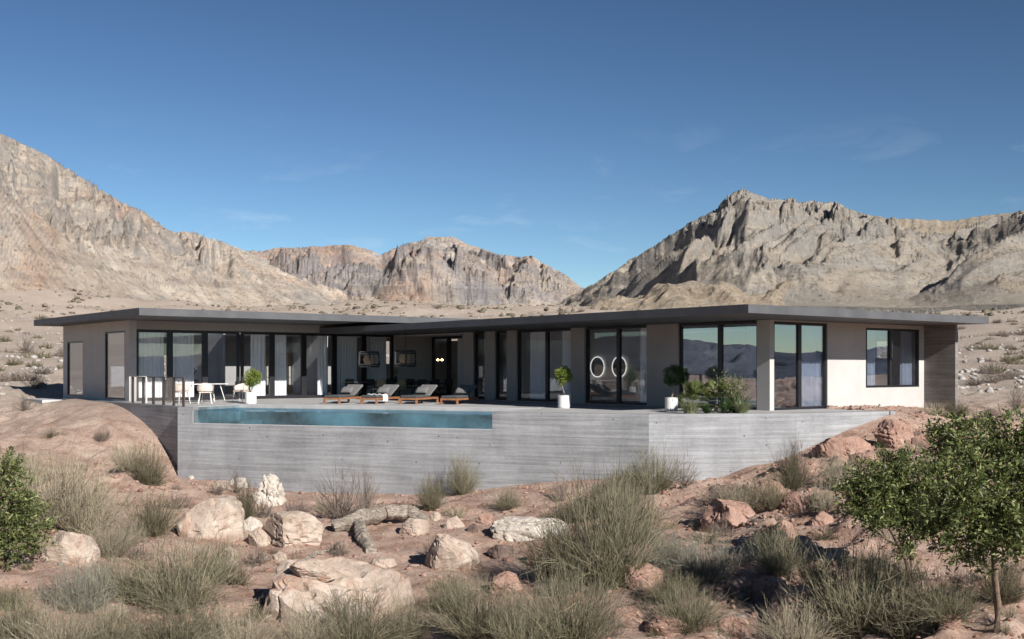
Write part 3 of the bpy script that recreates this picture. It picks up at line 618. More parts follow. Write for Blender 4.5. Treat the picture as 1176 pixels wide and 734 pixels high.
# back wall of the right wing (faces away), with openings showing the sky
wall_y(0.3, 31.25, AE-0.2, AE, ZB, 2.945, [(1.2, 2.0, 1.75, 2.4), (2.6, 3.4, 1.75, 2.4), (14.6, 15.6, 0.4, 2.4), (16.8, 17.6, 0.4, 2.4), (19.2, 20.0, 0.4, 2.4), (24.0, 25.0, 1.5, 2.4)])
# front right wall
wall_x(0.22, AE, 0.003, 0.3, ZB, 2.944, [(0.22, 3.06, 0.0, 2.90), (5.27, 8.62, 0.68, 2.80)])
# corner pier and piers of the pool side
hp('pier', M['plaster'], [(0.0, 0.22, 0.0, 0.53, -0.2, 2.943)])
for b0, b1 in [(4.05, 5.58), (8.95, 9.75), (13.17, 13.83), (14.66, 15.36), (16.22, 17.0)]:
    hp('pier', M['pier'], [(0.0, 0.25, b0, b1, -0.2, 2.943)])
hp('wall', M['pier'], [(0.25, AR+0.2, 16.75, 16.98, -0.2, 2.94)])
# concrete fin at the far right end
fin = hp('fin_wall', M['concrete_dark'], [(AE+0.003, AE+0.2, -1.25, 0.6, -1.5, 2.947)]); fin['label'] = 'dark board marked concrete fin wall at the right end'
# room dividers
for _b in [(3.2, 3.32, 9.2, 13.0, 0.02, 2.9), (0.4, 6.0, 13.9, 14.0, 0.02, 2.9), (4.6, 4.7, 0.4, 4.0, 0.02, 2.9), (-7.0, -6.9, 26.5, 31.2, 0.02, 3.04), (-1.0, -0.9, 27.5, 31.2, 0.02, 3.04)]: hp('partition', M['inwall'], [_b])
hp('plinth', M['coping'], [(-14.4, -13.0, 29.2, 32.2, -0.35, -0.06)])
# windows: a frame mesh with its pane
def win_x(a0, a1, z0, z1, b, splits=(), fw=0.07, gm='glass', depth=0.12, lab=None):
    e = 0.002
    bx = [(a0, a1, b-depth/2, b+depth/2, z0, z0+fw), (a0, a1, b-depth/2, b+depth/2, z1-fw, z1)]
    bx += [(a0, a0+fw, b-depth/2+e, b+depth/2-e, z0+fw, z1-fw), (a1-fw, a1, b-depth/2+e, b+depth/2-e, z0+fw, z1-fw)]
    bx += [(s-fw*0.9, s+fw*0.9, b-depth/2+e, b+depth/2-e, z0+fw, z1-fw) for s in splits]
    w = hp('window', M['frame'], bx); hp('pane', M[gm], [(a0+fw, a1-fw, b-0.008, b+0.008, z0+fw, z1-fw)], w)
    if lab: w['label'] = lab
    return w
def win_y(b0, b1, z0, z1, a, splits=(), fw=0.07, gm='glass', depth=0.12, lab=None):
    e = 0.002
    bx = [(a-depth/2, a+depth/2, b0, b1, z0, z0+fw), (a-depth/2, a+depth/2, b0, b1, z1-fw, z1)]
    bx += [(a-depth/2+e, a+depth/2-e, b0, b0+fw, z0+fw, z1-fw), (a-depth/2+e, a+depth/2-e, b1-fw, b1, z0+fw, z1-fw)]
    bx += [(a-depth/2+e, a+depth/2-e, s-fw*0.9, s+fw*0.9, z0+fw, z1-fw) for s in splits]
    w = hp('window', M['frame'], bx); hp('pane', M[gm], [(a-0.008, a+0.008, b0+fw, b1-fw, z0+fw, z1-fw)], w)
    if lab: w['label'] = lab
    return w
def left_edges():
    return [(-12.5, -11.04), (-11.04, -9.49), (-9.49, -7.90), (-7.83, -6.345), (-6.345, -4.765), (-4.765, -3.195), (-3.195, -1.60), (-1.60, 0.03)]
for a0, a1 in left_edges(): win_x(a0, a1-0.004, 0.02, 2.98, 22.78, fw=0.12)
win_y(23.15, 25.64, 0.05, 2.93, AL+0.06, gm='glass_coated'); win_y(28.57, 30.93, 0.08, 2.60, AL+0.06, gm='glass_coated')
win_y(21.22, 22.6, 0.02, 2.92, AR+0.06, fw=0.12); win_y(17.0, 21.21, 0.02, 2.92, AR+0.06, splits=(19.4,), fw=0.12)
for b0, b1, gm in [(15.363, 16.217, 'glass'), (13.833, 14.657, 'glass'), (11.32, 13.167, 'glass'), (9.753, 11.318, 'glass'), (7.17, 8.947, 'glass'), (5.583, 7.168, 'glass'), (2.20, 4.047, 'glass_coated'), (0.533, 2.198, 'glass_coated')]:
    win_y(b0, b1, 0.02, 2.93, 0.14, fw=0.085, gm=gm)
win_x(0.223, 1.61, 0.0, 2.898, 0.10, fw=0.075, gm='glass_coated'); win_x(1.613, 3.057, 0.0, 2.898, 0.10, fw=0.09, gm='glass_coated')
win_x(5.273, 8.617, 0.683, 2.798, 0.06, splits=(6.81,), fw=0.075, gm='glass_coated')

# ------------------------------------------------------------------ terrace, retaining wall, pool
def hloc(a, b, z=0.0): x, y = Wd(a, b); return (x, y, z)
PD = (0.5174, -0.8557); PN = (0.8557, 0.5174)                # along the pool wall, inward from it (house axes)
def pw(t, n=0.0): return (RW[0][0]+PD[0]*t+PN[0]*n, RW[0][1]+PD[1]*t+PN[1]*n)
G0, G1, PWD = 0.66, 11.9, 3.05                               # glazed stretch of the pool wall, pool width
terr = empty('terrace', (KX, KY, 0), YAW); tag(terr, kind='structure')
# deck polygon with the pool left open: built as strips
dk = MB()
WT = 0.28
far_line = [pw(0.3, PWD), pw(G1+0.5, PWD)]
dk.prism([(-13.5, BL), (-13.5, 15.15), pw(0.3, 0.15), pw(0.3, PWD), pw(G1+0.25, PWD), pw(G1+0.25, 0.2), (-4.93, 0.72), (-0.95, -1.62), (2.7, -2.42), (2.7, 0.0), (0.0, 0.0), (0.0, 17.0), (AR+0.1, 17.0), (AR+0.1, BL)], -0.25, 0.0)
dk.build('deck', M['deck'], terr)
rwall = empty('retaining_wall', (KX, KY, 0), YAW, 'long pale board marked concrete retaining wall carrying the terrace above the sand slope', 'retaining wall')
def offs(p, q, w):
    dx = q[0]-p[0]; dy = q[1]-p[1]; l = math.hypot(dx, dy); return (-dy/l*w, dx/l*w)
def wseg(name, p, q, z0, z1, w=WT, m='concrete', trim=0.0):
    # local x runs along the wall so the board pattern follows it
    dx = q[0]-p[0]; dy = q[1]-p[1]; l = math.hypot(dx, dy)
    mb = MB().box(0, l, 0, w, z0, z1); return mb.build(name, M[m], rwall, 0.0, False, (p[0], p[1], 0), math.atan2(dy, dx))
NZ0, NZ1 = -0.565, -0.105
TOP = 0.004
mb = MB(); Lw = 16.93
mb.box(0, Lw, 0, WT, -5, NZ0); mb.box(0, G0, 0, WT, NZ0, TOP); mb.box(G1, Lw, 0, WT, NZ0, TOP)
ang = math.atan2(PD[1], PD[0])
wmain = mb.build('wall', M['concrete'], rwall, 0.0, False, (RW[0][0], RW[0][1], 0), ang)
mb = MB().box(G0, G1, 0.05, 0.08, NZ0, NZ1); gp = mb.build('pool_window', M['glass_pool'], rwall, 0.0, False, (RW[0][0], RW[0][1], 0), ang)
gp['label'] = 'long clear blue glass panel showing the pool water'
mb = MB().box(G0-0.03, G0+0.0, -0.003, 0.1, NZ0, NZ1).box(G0, G1, 0.0, 0.04, NZ0, NZ0+0.02); mb.build('pool_window_trim', M['coping'], rwall, 0.0, False, (RW[0][0], RW[0][1], 0), ang)
p, q = RW[1], RW[2]; s2 = wseg('wall', p, q, -5, TOP); s3 = wseg('wall', RW[2], RW[3], -5, TOP)
e = wseg('wall', (RW[3][0]-0.0, RW[3][1]), (2.92, 0.0), -5, TOP-0.002, w=0.25)
wl = wseg('wall', (-13.6, 29.0), (-13.62, 15.1), -5, TOP-0.003, w=0.3, m='concrete')
# swimming pool: tiled basin and water surface
pool = empty('swimming_pool', (KX, KY, 0), YAW, 'long narrow infinity pool with blue water flush with the deck edge', 'swimming pool')
mb = MB()
B0, B1 = G0-0.12, G1+0.12
mb.box(B0, B1, 0.09, PWD, -1.5, -1.45); mb.box(B0, B1, PWD-0.02, PWD+0.12, -1.45, -0.26); mb.box(B0, B1, PWD+0.0, PWD+0.10, -0.26, -0.012)
mb.box(B0-0.1, B0, 0.09, PWD, -1.45, -0.012); mb.box(B1, B1+0.1, 0.09, PWD, -1.45, -0.012)
mb.box(B0+0.6, B0+0.95, PWD-1.6, PWD-0.03, -1.45, -0.55); mb.box(B1-3.2, B1, 2.2, PWD-0.03, -1.45, -0.75)
mb.build('basin', M['tile'], pool, 0.0, False, (RW[0][0], RW[0][1], 0), ang)
mb = MB().box(B0, B1, 0.082, PWD-0.03, NZ1-0.01, NZ1-0.002); mb.build('water', M['water'], pool, 0.0, False, (RW[0][0], RW[0][1], 0), ang)
mb = MB().box(B0-0.3, B1+0.3, PWD+0.1, PWD+0.45, -0.02, 0.012); mb.build('coping', M['coping'], pool, 0.004, False, (RW[0][0], RW[0][1], 0), ang)
# railing
rl = empty('railing', (KX, KY, 0), YAW, 'brown steel railing with clear glass panels at the left end of the terrace', 'railing')
ra = -13.42
bs = [on for on in (20.25, 19.4, 18.55, 17.62, 16.72, 15.75)]
posts = [20.5, 19.35, 18.3, 17.28, 16.3, 15.38]
for b in posts: MB().box(ra-0.025, ra+0.025, b-0.085, b+0.085, 0.0, 1.02).build('post', M['steel'], rl, 0.004)
MB().box(ra-0.03, ra+0.03, posts[-1]-0.085, posts[0]+0.085, 1.02, 1.05).build('handrail', M['steel'], rl)
for b0, b1 in zip(posts[1:], posts[:-1]): MB().box(ra-0.006, ra+0.006, b0+0.09, b1-0.09, 0.08, 1.0).build('glass_panel', M['glass_rail'], rl)
MB().box(ra-0.03, ra+0.6, 20.6, 20.66, 1.02, 1.05).box(ra-0.03, ra+0.03, 20.6, 20.66, 0, 1.02).box(ra+0.55, ra+0.61, 20.6, 20.66, 0, 1.02).build('end_frame', M['white'], rl)

# ------------------------------------------------------------------ curtains
def curtain(a0, a1, z0, z1, fix, axis, label, seed=0, amp=0.05, wl_=0.16):
    rnd = random.Random(seed); n = max(24, int(abs(a1-a0)*70)); ph = rnd.random()*6
    V = []; Fq = []; rows = 7
    for i in range(n+1):
        t = i/n; u = a0+(a1-a0)*t; w = amp*(math.sin(2*math.pi*u/wl_+ph+0.9*math.sin(u*5+ph))+0.35*math.sin(2*math.pi*u/(wl_*0.43)+ph*2))
        for j in range(rows):
            k = j/(rows-1); off = w*(0.45+0.55*(1-k))+fix
            V.append((u, off, z0+(z1-z0)*k) if axis == 'x' else (off, u, z0+(z1-z0)*k))
    for i in range(n):
        for j in range(rows-1):
            q = i*rows+j; Fq.append((q, q+rows, q+rows+1, q+1))
    V2 = [(v[0], v[1]+0.004, v[2]) if axis == 'x' else (v[0]+0.004, v[1], v[2]) for v in V]; nV = len(V)   # the cloth's own thickness
    Fq2 = [(f[3]+nV, f[2]+nV, f[1]+nV, f[0]+nV) for f in Fq]
    me = bpy.data.meshes.new('curtain'); me.from_pydata(V+V2, [], Fq+Fq2); me.materials.append(M['curtain'])
    me.polygons.foreach_set('use_smooth', [True]*len(me.polygons))
    o = bpy.data.objects.new('curtain', me); COL.objects.link(o); o.location = (KX, KY, 0); o.rotation_euler = (0, 0, YAW)
    tag(o, label, 'curtain', 'white curtains hanging behind the glass')
cb = 23.12
for k, (a0, a1, lab) in enumerate([
    (-12.4, -11.15, 'wide white curtain filling the window nearest the left corner of the house'),
    (-10.9, -9.85, 'white curtain behind the second window from the left corner, above the white chairs'),
    (-7.2, -6.48, 'white curtain behind the potted tree beside the white table'),
    (-6.2, -5.45, 'narrow white curtain left of the dark glass doors'),
    (-3.85, -3.34, 'narrow white curtain right of the brass shelf'),
    (-3.0, -1.78, 'wide white curtain behind the leftmost sun lounger'),
    (-1.4, -0.15, 'white curtain beside the taupe wall, behind the hanging lantern')]):
    curtain(a0, a1, 0.05, 2.93, cb, 'x', lab, k)
for k, (b0, b1, f, lab) in enumerate([
    (20.0, 20.95, AR+0.4, 'dim white curtain deep in the covered corner beside the first pier'),
    (15.42, 15.62, 0.42, 'thin strip of white curtain between the first and second piers'),
    (11.45, 12.75, 0.42, 'sheer white curtain in the window left of the small potted tree'),
    (9.85, 10.75, 0.42, 'sheer curtain in the window right behind the round potted tree'),
    (5.7, 6.3, 0.42, 'sheer white curtain right of the two round mirrors'),
    (0.62, 1.25, 0.36, 'sheer curtain beside the corner pier above the planting')]):
    curtain(b0, b1, 0.05, 2.88, f, 'y', lab, 20+k)
curtain(1.75, 2.97, 0.05, 2.85, 0.26, 'x', 'bright white curtain in the tall window right of the corner pier', 41)
curtain(5.36, 6.2, 0.7, 2.78, 0.24, 'x', 'white curtain at the left of the small square window', 42)
curtain(7.85, 8.5, 0.7, 2.78, 0.24, 'x', 'pale curtain at the right edge of the small square window', 43)

# ------------------------------------------------------------------ furniture
def T(name, a, b, rz, label, cat, group=None, z=0.0): return empty(name, hloc(a, b, z), YAW+rz, label, cat, group)
# sun loungers: local x runs from foot to head
def make_lounger(loc, rz, label):
    t = empty('sun_lounger', loc, rz, label, 'sun lounger', 'sun loungers in a row beside the pool')
    f = MB(); f.box(0, 2.0, -0.36, -0.31, 0.16, 0.235).box(0, 2.0, 0.31, 0.36, 0.16, 0.235).box(0, 0.05, -0.31, 0.31, 0.16, 0.235).box(1.95, 2.0, -0.31, 0.31, 0.16, 0.235)
    for k in range(9): f.box(0.15+k*0.14, 0.22+k*0.14, -0.308, 0.308, 0.205, 0.232)
    f.build('frame', M['teak'], t, 0.006)
    for x in (0.0, 1.93):
        for y in (-0.362, 0.292): MB().box(x, x+0.07, y, y+0.07, 0.0, 0.159).build('leg', M['teak'], t, 0.004)
    MB().box(0.02, 1.24, -0.34, 0.34, 0.237, 0.33).build('mattress', M['pad'], t, 0.03)
    R = Matrix.Translation((1.22, 0, 0.26)) @ Matrix.Rotation(-rad(27), 4, 'Y')
    MB().box(0, 0.86, -0.34, 0.34, 0, 0.085, R).build('backrest', M['grey_fabric'], t, 0.025)
    MB().box(0.0, 0.80, -0.012, 0.012, -0.06, -0.01, R).box(0.5, 0.53, -0.2, 0.2, -0.07, -0.01, R).build('backrest_support', M['teak'], t)
    P = Matrix.Translation((1.12, 0, 0.385)) @ Matrix.Rotation(-rad(40), 4, 'Y')
    pm = MB()
    n0 = 0
    me = bmesh.new(); bmesh.ops.create_cube(me, size=1.0); bmesh.ops.subdivide_edges(me, edges=me.edges[:], cuts=5, use_grid_fill=True)
    for v in me.verts:
        x, y, z = v.co*2; k = (1-0.35*(x*x)**2)*(1-0.25*(y*y)**2); v.co = P @ Vector((0.18+x*0.17, y*0.25, 0.02+z*0.07*k*(1-0.5*x*x)*(1-0.4*y*y)))
    mm = bpy.data.meshes.new('pillow'); me.to_mesh(mm); me.free(); mm.materials.append(M['grey_fabric']); mm.polygons.foreach_set('use_smooth', [True]*len(mm.polygons))
    o = bpy.data.objects.new('pillow', mm); COL.objects.link(o); o.parent = t
    return t
lrot = math.atan2(PN[1], PN[0])
lx = [(505.5, 464.6, 'sun lounger furthest right in the row, beside the first pier'), (459.0, 464.1, 'sun lounger second from the right in the row beside the pool'),
      (413.5, 463.9, 'sun lounger with a pale towel thrown over its pad'), (371.0, 463.6, 'sun lounger furthest left, nearest the white curtain')]
l0 = None; lps = []
for k, (x, y, lab) in enumerate(lx):
    X, Y = (x-CX)/F*(EYE*F/(y-HZ)), EYE*F/(y-HZ)
    a, b = AB(X, Y); a += PD[0]*0.36; b += PD[1]*0.36
    lps.append((a, b))
    if l0 is None: l0 = make_lounger(hloc(a, b), YAW+lrot, lab)
    else: c = copy_tree(l0); c.location = hloc(a, b); c['label'] = lab
# towel on the third lounger
def drape(name, loc, rz, m, label, cat, pts_fn, nu=26, nv=16):
    V = []; Fq = []
    for i in range(nu+1):
        for j in range(nv+1): V.append(pts_fn(i/nu, j/nv))
    for i in range(nu):
        for j in range(nv): q = i*(nv+1)+j; Fq.append((q, q+nv+1, q+nv+2, q+1))
    me = bpy.data.meshes.new(name); me.from_pydata(V, [], Fq); me.materials.append(m); me.polygons.foreach_set('use_smooth', [True]*len(me.polygons))
    o = bpy.data.objects.new(name, me); COL.objects.link(o); o.location = loc; o.rotation_euler = (0, 0, rz); tag(o, label, cat)
    s = o.modifiers.new('thick', 'SOLIDIFY'); s.thickness = 0.012; return o
def towel_fn(u, v):
    x = 0.45+v*0.45+0.05*math.sin(u*9); y = 0.30-u*0.95; z = 0.35+0.02*math.sin(u*23+v*7)+0.015*math.sin(v*19)
    if y < -0.36: z = 0.35-(-0.36-y)*0.9; y = -0.375-0.02*math.sin(v*17)
    return (x, y, z)
drape('towel', hloc(*lps[2]), YAW+lrot, M['white'], 'crumpled white towel hanging over the edge of a sun lounger', 'towel', towel_fn)
# potted round trees
def lat_pot(name, loc, label, r=0.22, h=0.44, m=None):
    t = empty(name, loc, 0, label, 'plant pot'); m = m or M['pot']
    MB().lathe([(r*0.93, 0), (r, 0.03), (r, h), (r-0.03, h), (r-0.03, h-0.05), (0.01, h-0.05)], 32).build('pot_body', m, t, smooth=False)
    MB().lathe([(r-0.035, h-0.06), (r-0.035, h-0.035), (0.01, h-0.03)], 24).build('soil', M['soil'], t); return t
def leaf_cloud(n, pts_fn, size, rnd, asp=0.32, fold=True, updir=0.3):
    V = np.zeros((n*6, 3)); Fq = np.zeros((n*2, 4), int)
    for i in range(n):
        p, outn = pts_fn(rnd); L_ = size*rnd.uniform(0.4, 1.35)
        d = Vector((rnd.gauss(0, 1), rnd.gauss(0, 1), rnd.gauss(updir, 0.8)))+Vector(outn)*0.9; d.normalize()
        sdir = d.cross(Vector((rnd.gauss(0, 1), rnd.gauss(0, 1), rnd.gauss(0, 1)))); sdir.normalize(); nn = d.cross(sdir)
        w = L_*asp; p = Vector(p); dr = Vector((0, 0, -1))*L_*0.12
        a = p; b = p+d*L_*0.45+sdir*w*0.5+nn*w*0.2; b2 = p+d*L_*0.45-sdir*w*0.5+nn*w*0.2; m = p+d*L_*0.5; c = p+d*L_+dr
        V[i*6:i*6+6] = [a, b, c, m, b2, c]
        Fq[i*2] = (i*6, i*6+1, i*6+2, i*6+3); Fq[i*2+1] = (i*6, i*6+3, i*6+2, i*6+4)
    return V, Fq
def foliage(name, n, fn, size, m, parent, seed, asp=0.32):
    rnd = random.Random(seed); V, Fq = leaf_cloud(n, fn, size, rnd, asp); o = np_mesh(name, V, Fq, m, False, parent); return o
def ball_tree(loc, r, zc, label, m, seed, h0=0.42, n=3400, ell=1.0):
    t = empty('potted_tree', loc, 0, label, 'tree')
    rnd = random.Random(seed); pts = [(0, 0, h0-0.02)]; x = y = 0
    for k in range(5): x += rnd.uniform(-0.035, 0.035); y += rnd.uniform(-0.035, 0.035); pts.append((x, y, h0+(zc-r*0.5-h0)*(k+1)/5))
    tb = MB().tube(pts, [0.028, 0.025, 0.026, 0.022, 0.02, 0.018], 8)
    for k in range(7):
        a = rnd.uniform(0, 6.28); tb.tube([pts[-1-(k % 2)], (x+math.cos(a)*r*0.3, y+math.sin(a)*r*0.3, zc-r*0.1), (x+math.cos(a)*r*0.6, y+math.sin(a)*r*0.6, zc+r*0.3)], [0.012, 0.009, 0.004], 5)
    tb.build('trunk', M['bark_pale'], t)
    cl = [(Vector((rnd.gauss(0, 1), rnd.gauss(0, 1), rnd.gauss(0, 1))).normalized()*r*rnd.uniform(0.55, 0.80)) for _ in range(60)]
    def fn(rn):
        c = rn.choice(cl); q = Vector((rn.gauss(0, 1), rn.gauss(0, 1), rn.gauss(0, 1))).normalized()*r*0.32*rn.random()**0.4+c
        q.z *= ell; return (x+q.x, y+q.y, zc+q.z), q.normalized()
    foliage('crown', n, fn, 0.062, m, t, seed+1, 0.5); return t
def px_loc(x, y): Y = EYE*F/(y-HZ); return ((x-CX)/F*Y, Y, 0.0)
p1 = px_loc(288, 463.6); lat_pot('plant_pot', p1, 'round white pot standing on the deck near the white table'); ball_tree(p1, 0.36, 0.98, 'small lime green ball tree in a white pot near the white table', M['leaf_lime'], 5)
p2 = px_loc(648, 468.7); lat_pot('plant_pot', p2, 'round white pot alone on the deck before the middle windows'); ball_tree(p2, 0.33, 1.12, 'small lime green ball tree in a white pot before the middle windows', M['leaf_lime'], 9)
p3 = px_loc(771, 471.2); lat_pot('plant_pot', p3, 'shaded round pale pot beside the planting bed', 0.21, 0.42); ball_tree(p3, 0.44, 1.12, 'dark green potted tree in the roof shade beside the planting bed', M['leaf_dark'], 15, ell=0.85)
# white garden table and chairs
def make_white_chair(loc, rz, label):
    t = empty('garden_chair', loc, rz, label, 'chair', 'white framed chairs round the garden table')
    for sx in (-1, 1):
        for sy in (-1, 1): MB().tube([(sx*0.25, sy*0.25, 0), (sx*0.19, sy*0.19, 0.42)], [0.013, 0.016], 8).build('leg', M['white'], t)
    MB().box(-0.24, 0.24, -0.23, 0.23, 0.42, 0.47).build('seat', M['cream'], t, 0.02)
    b = MB(); n = 14
    for i in range(n):
        a0 = rad(-35+250*i/n); a1 = rad(-35+250*(i+1)/n); h = lambda a: 0.66+0.10*max(0, math.sin(a))
        P = [(0.27*math.cos(a0), 0.25*math.sin(a0)), (0.27*math.cos(a1), 0.25*math.sin(a1)), (0.30*math.cos(a1), 0.28*math.sin(a1)), (0.30*math.cos(a0), 0.28*math.sin(a0))]
        n0 = len(b.v); b.v += [(P[0][0],P[0][1],0.50),(P[1][0],P[1][1],0.50),(P[2][0],P[2][1],0.50),(P[3][0],P[3][1],0.50),(P[0][0],P[0][1],h(a0)),(P[1][0],P[1][1],h(a1)),(P[2][0],P[2][1],h(a1)),(P[3][0],P[3][1],h(a0))]
        b.f += [(n0,n0+1,n0+5,n0+4),(n0+2,n0+3,n0+7,n0+6),(n0+4,n0+5,n0+6,n0+7),(n0,n0+3,n0+2,n0+1)]
    b.build('backrest', M['cream'], t)
    return t
tb = T('garden_table', -10.95, 19.6, 0.2, 'long white metal garden table behind the glass railing', 'table')
MB().box(-0.95, 0.95, -0.45, 0.45, 0.72, 0.75).build('table_top', M['white'], tb, 0.008)
for sx in (-1, 1):
    for sy in (-1, 1): MB().tube([(sx*0.85, sy*0.36, 0), (sx*0.66, sy*0.26, 0.72)], [0.016, 0.02], 8).build('leg', M['white'], tb)
cw = [(-9.6, 18.9, rad(-60), 'white framed cream chair right of the garden table, beside the potted tree'), (-12.1, 18.9, rad(190), 'white framed cream chair behind the middle of the glass railing'),
      (-11.55, 17.9, rad(160), 'white framed cream chair behind the right end of the glass railing'), (-11.4, 20.7, rad(10), 'white framed cream chair on the house side of the garden table, at its left'), (-10.3, 20.7, rad(-10), 'white framed cream chair on the house side of the garden table, at its right')]
c0 = None
for a, b, rz, lab in cw:
    if c0 is None: c0 = make_white_chair(hloc(a, b), YAW+rz, lab)
    else: c = copy_tree(c0); c.location = hloc(a, b); c.rotation_euler = (0, 0, YAW+rz); c['label'] = lab
# dining table, chairs and lanterns in the covered corner
dt = T('dining_table', -1.6, 20.2, 0.0, 'long dark dining table in the covered corner behind the loungers', 'table')
MB().box(-2.3, 2.0, -0.5, 0.5, 0.72, 0.77).build('table_top', M['dark'], dt, 0.006)
for sx in (-2.1, 1.8):
    for sy in (-0.4, 0.4): MB().box(sx-0.04, sx+0.04, sy-0.04, sy+0.04, 0, 0.72).build('leg', M['dark'], dt)
def make_dchair(m, loc, rz, label, grp):
    t = empty('dining_chair', loc, rz, label, 'chair', grp)
    for sx in (-1, 1):
        MB().tube([(sx*0.21, -0.21, 0), (sx*0.21, -0.2, 0.44)], [0.014, 0.016], 6).build('leg', M['dark'], t)
        MB().tube([(sx*0.21, 0.24, 0), (sx*0.21, 0.2, 0.44), (sx*0.22, 0.26, 0.86)], [0.014, 0.016, 0.012], 6).build('leg', M['dark'], t)
    MB().box(-0.23, 0.23, -0.23, 0.22, 0.43, 0.48).build('seat', m, t, 0.01)
    MB().box(-0.22, 0.22, 0.225, 0.25, 0.56, 0.86).build('backrest', m, t, 0.008)
    MB().tube([(-0.24, -0.2, 0.66), (-0.24, 0.22, 0.66)], [0.014, 0.014], 6).tube([(0.24, -0.2, 0.66), (0.24, 0.22, 0.66)], [0.014, 0.014], 6).tube([(-0.24, -0.2, 0.66), (-0.22, -0.21, 0.44)], [0.012, 0.012], 6).tube([(0.24, -0.2, 0.66), (0.22, -0.21, 0.44)], [0.012, 0.012], 6).build('armrest', M['dark'], t)
    return t
ch = [(-2.9, 'tan', 'tan woven dining chair with its back to the pool, above the first lounger'), (-1.85, 'tan', 'tan woven dining chair with its back to the pool, below the left lantern'), (-0.75, 'dark', 'dark dining chair behind the third lounger, left of the right lantern'), (0.0, 'dark', 'dark dining chair under the right lantern'), (0.75, 'dark', 'dark dining chair nearest the taupe wall corner')]
first = {}
for a, k, lab in ch:
    loc = hloc(a-0.0, 19.35)
    if k not in first: first[k] = make_dchair(M['tan'] if k == 'tan' else M['dark'], loc, YAW+rad(180), lab, 'chairs at the covered dining table')
    else: c = copy_tree(first[k]); c.location = loc; c['label'] = lab
for a in (-3.2, -2.1, -1.0, 0.1):
    c = copy_tree(first['dark']); c.location = hloc(a, 21.1); c.rotation_euler = (0, 0, YAW); c['label'] = 'dark dining chair on the house side of the covered dining table'
def make_lantern(loc, label):
    t = empty('pendant_lamp', loc, YAW+0.5, label, 'hanging lamp', 'lanterns over the dining table')
    f = MB(); w, h = 0.42, 0.36
    ring = [(-w, 0.06), (-w*0.93, h), (-w*0.8, h+0.06), (w*0.8, h+0.06), (w*0.93, h), (w, 0.06), (w*0.85, 0.0), (-w*0.85, 0.0)]
    for yy in (-0.26, 0.26):
        f.tube([(x, yy, z*1.5) for x, z in ring]+[(ring[0][0], yy, ring[0][1]*1.5)], [0.042]*9, 6)
    for x, z in ring: f.tube([(x, -0.26, z*1.5), (x, 0.26, z*1.5)], [0.03, 0.03], 6)
    f.build('lamp_frame', M['dark'], t)
    MB().lathe([(0.20, 0.10), (0.27, 0.3), (0.22, 0.5), (0.05, 0.54)], 20).build('lamp_shade', M['tan'], t)
    MB().tube([(0, 0, 0.60), (0, 0, 2.951-loc[2])], [0.012, 0.012], 6).build('cord', M['dark'], t); return t
def ray_at(x, y, Y): return ((x-CX)/F*Y, Y, EYE-(y-HZ)/F*Y)
L1 = ray_at(424, 421, 49.0); L2 = ray_at(465.5, 420.5, 47.0)
make_lantern(L1, 'dark framed lantern hanging in front of the curtain'); make_lantern(L2, 'dark framed lantern hanging in front of the taupe wall')
vs = T('vase', -1.45, 20.2, 0, 'dark vase with flower sprigs on the covered dining table', 'vase', z=0.772)
MB().lathe([(0.05, 0), (0.09, 0.1), (0.04, 0.22), (0.05, 0.26)], 16).build('vase_body', M['dark'], vs, smooth=True)
foliage('flowers', 160, lambda r: ((r.gauss(0, 0.09), r.gauss(0, 0.09), 0.40+r.gauss(0, 0.08)), (0, 0, 1)), 0.07, M['leaf_dark'], vs, 3)
# things seen through the glass
MIR = (11.64, 10.31)
def ring_mirror(b, lab):
    t = T('round_mirror', 3.15, b, 0, lab, 'mirror', 'pair of round mirrors on the room divider', z=1.42)
    n = 40; f = MB()
    pts = [(0, 0.42*math.cos(2*math.pi*i/n), 0.42*math.sin(2*math.pi*i/n)) for i in range(n+1)]; f.tube(pts, [0.02]*(n+1), 8, False); f.build('mirror_frame', M['ring_light'], t, smooth=True)
    g_ = MB(); g_.v = [(0.01, 0.41*math.cos(2*math.pi*i/n), 0.41*math.sin(2*math.pi*i/n)) for i in range(n)]+[(0.03, v[1], v[2]) for v in [(0, 0.41*math.cos(2*math.pi*i/n), 0.41*math.sin(2*math.pi*i/n)) for i in range(n)]]
    g_.f = [tuple(range(n-1, -1, -1)), tuple(range(n, 2*n))]+[(i, (i+1) % n, n+(i+1) % n, n+i) for i in range(n)]; g_.build('mirror_glass', M['mirror'], t)
ring_mirror(MIR[0], 'left of the two round white rimmed mirrors seen through the glass'); ring_mirror(MIR[1], 'right of the two round white rimmed mirrors, half behind the mullion')
sh = T('shelf', -3.9, 27.0, 0, 'tall thin brass shelf deep inside behind the dark glass doors', 'shelf')
fr_ = MB()
for x in (-0.6, 0.6):
    for y in (-0.15, 0.15): fr_.box(x-0.02, x+0.02, y-0.02, y+0.02, 0.02, 2.1)
fr_.build('shelf_frame', M['gold'], sh)
for z in (0.3, 0.9, 1.5, 2.05): MB().box(-0.58, 0.58, -0.14, 0.14, z, z+0.03).build('shelf_board', M['gold'], sh)
so = T('sofa', -8.9, 27.5, 0, 'dark grey sofa inside behind the white table', 'sofa')
MB().box(-1.2, 1.2, -0.45, 0.45, 0.1, 0.42).build('seat', M['pad'], so, 0.04); MB().box(-1.2, 1.2, 0.25, 0.48, 0.42, 0.82).build('backrest', M['pad'], so, 0.05)
MB().box(-1.35, -1.2, -0.45, 0.48, 0.1, 0.6).build('armrest', M['pad'], so, 0.04); MB().box(1.2, 1.35, -0.45, 0.48, 0.1, 0.6).build('armrest', M['pad'], so, 0.04)
hpnt = T('house_plant', -9.1, 25.2, 0, 'small dark house plant in a white pot behind the third window', 'plant', z=0.0)
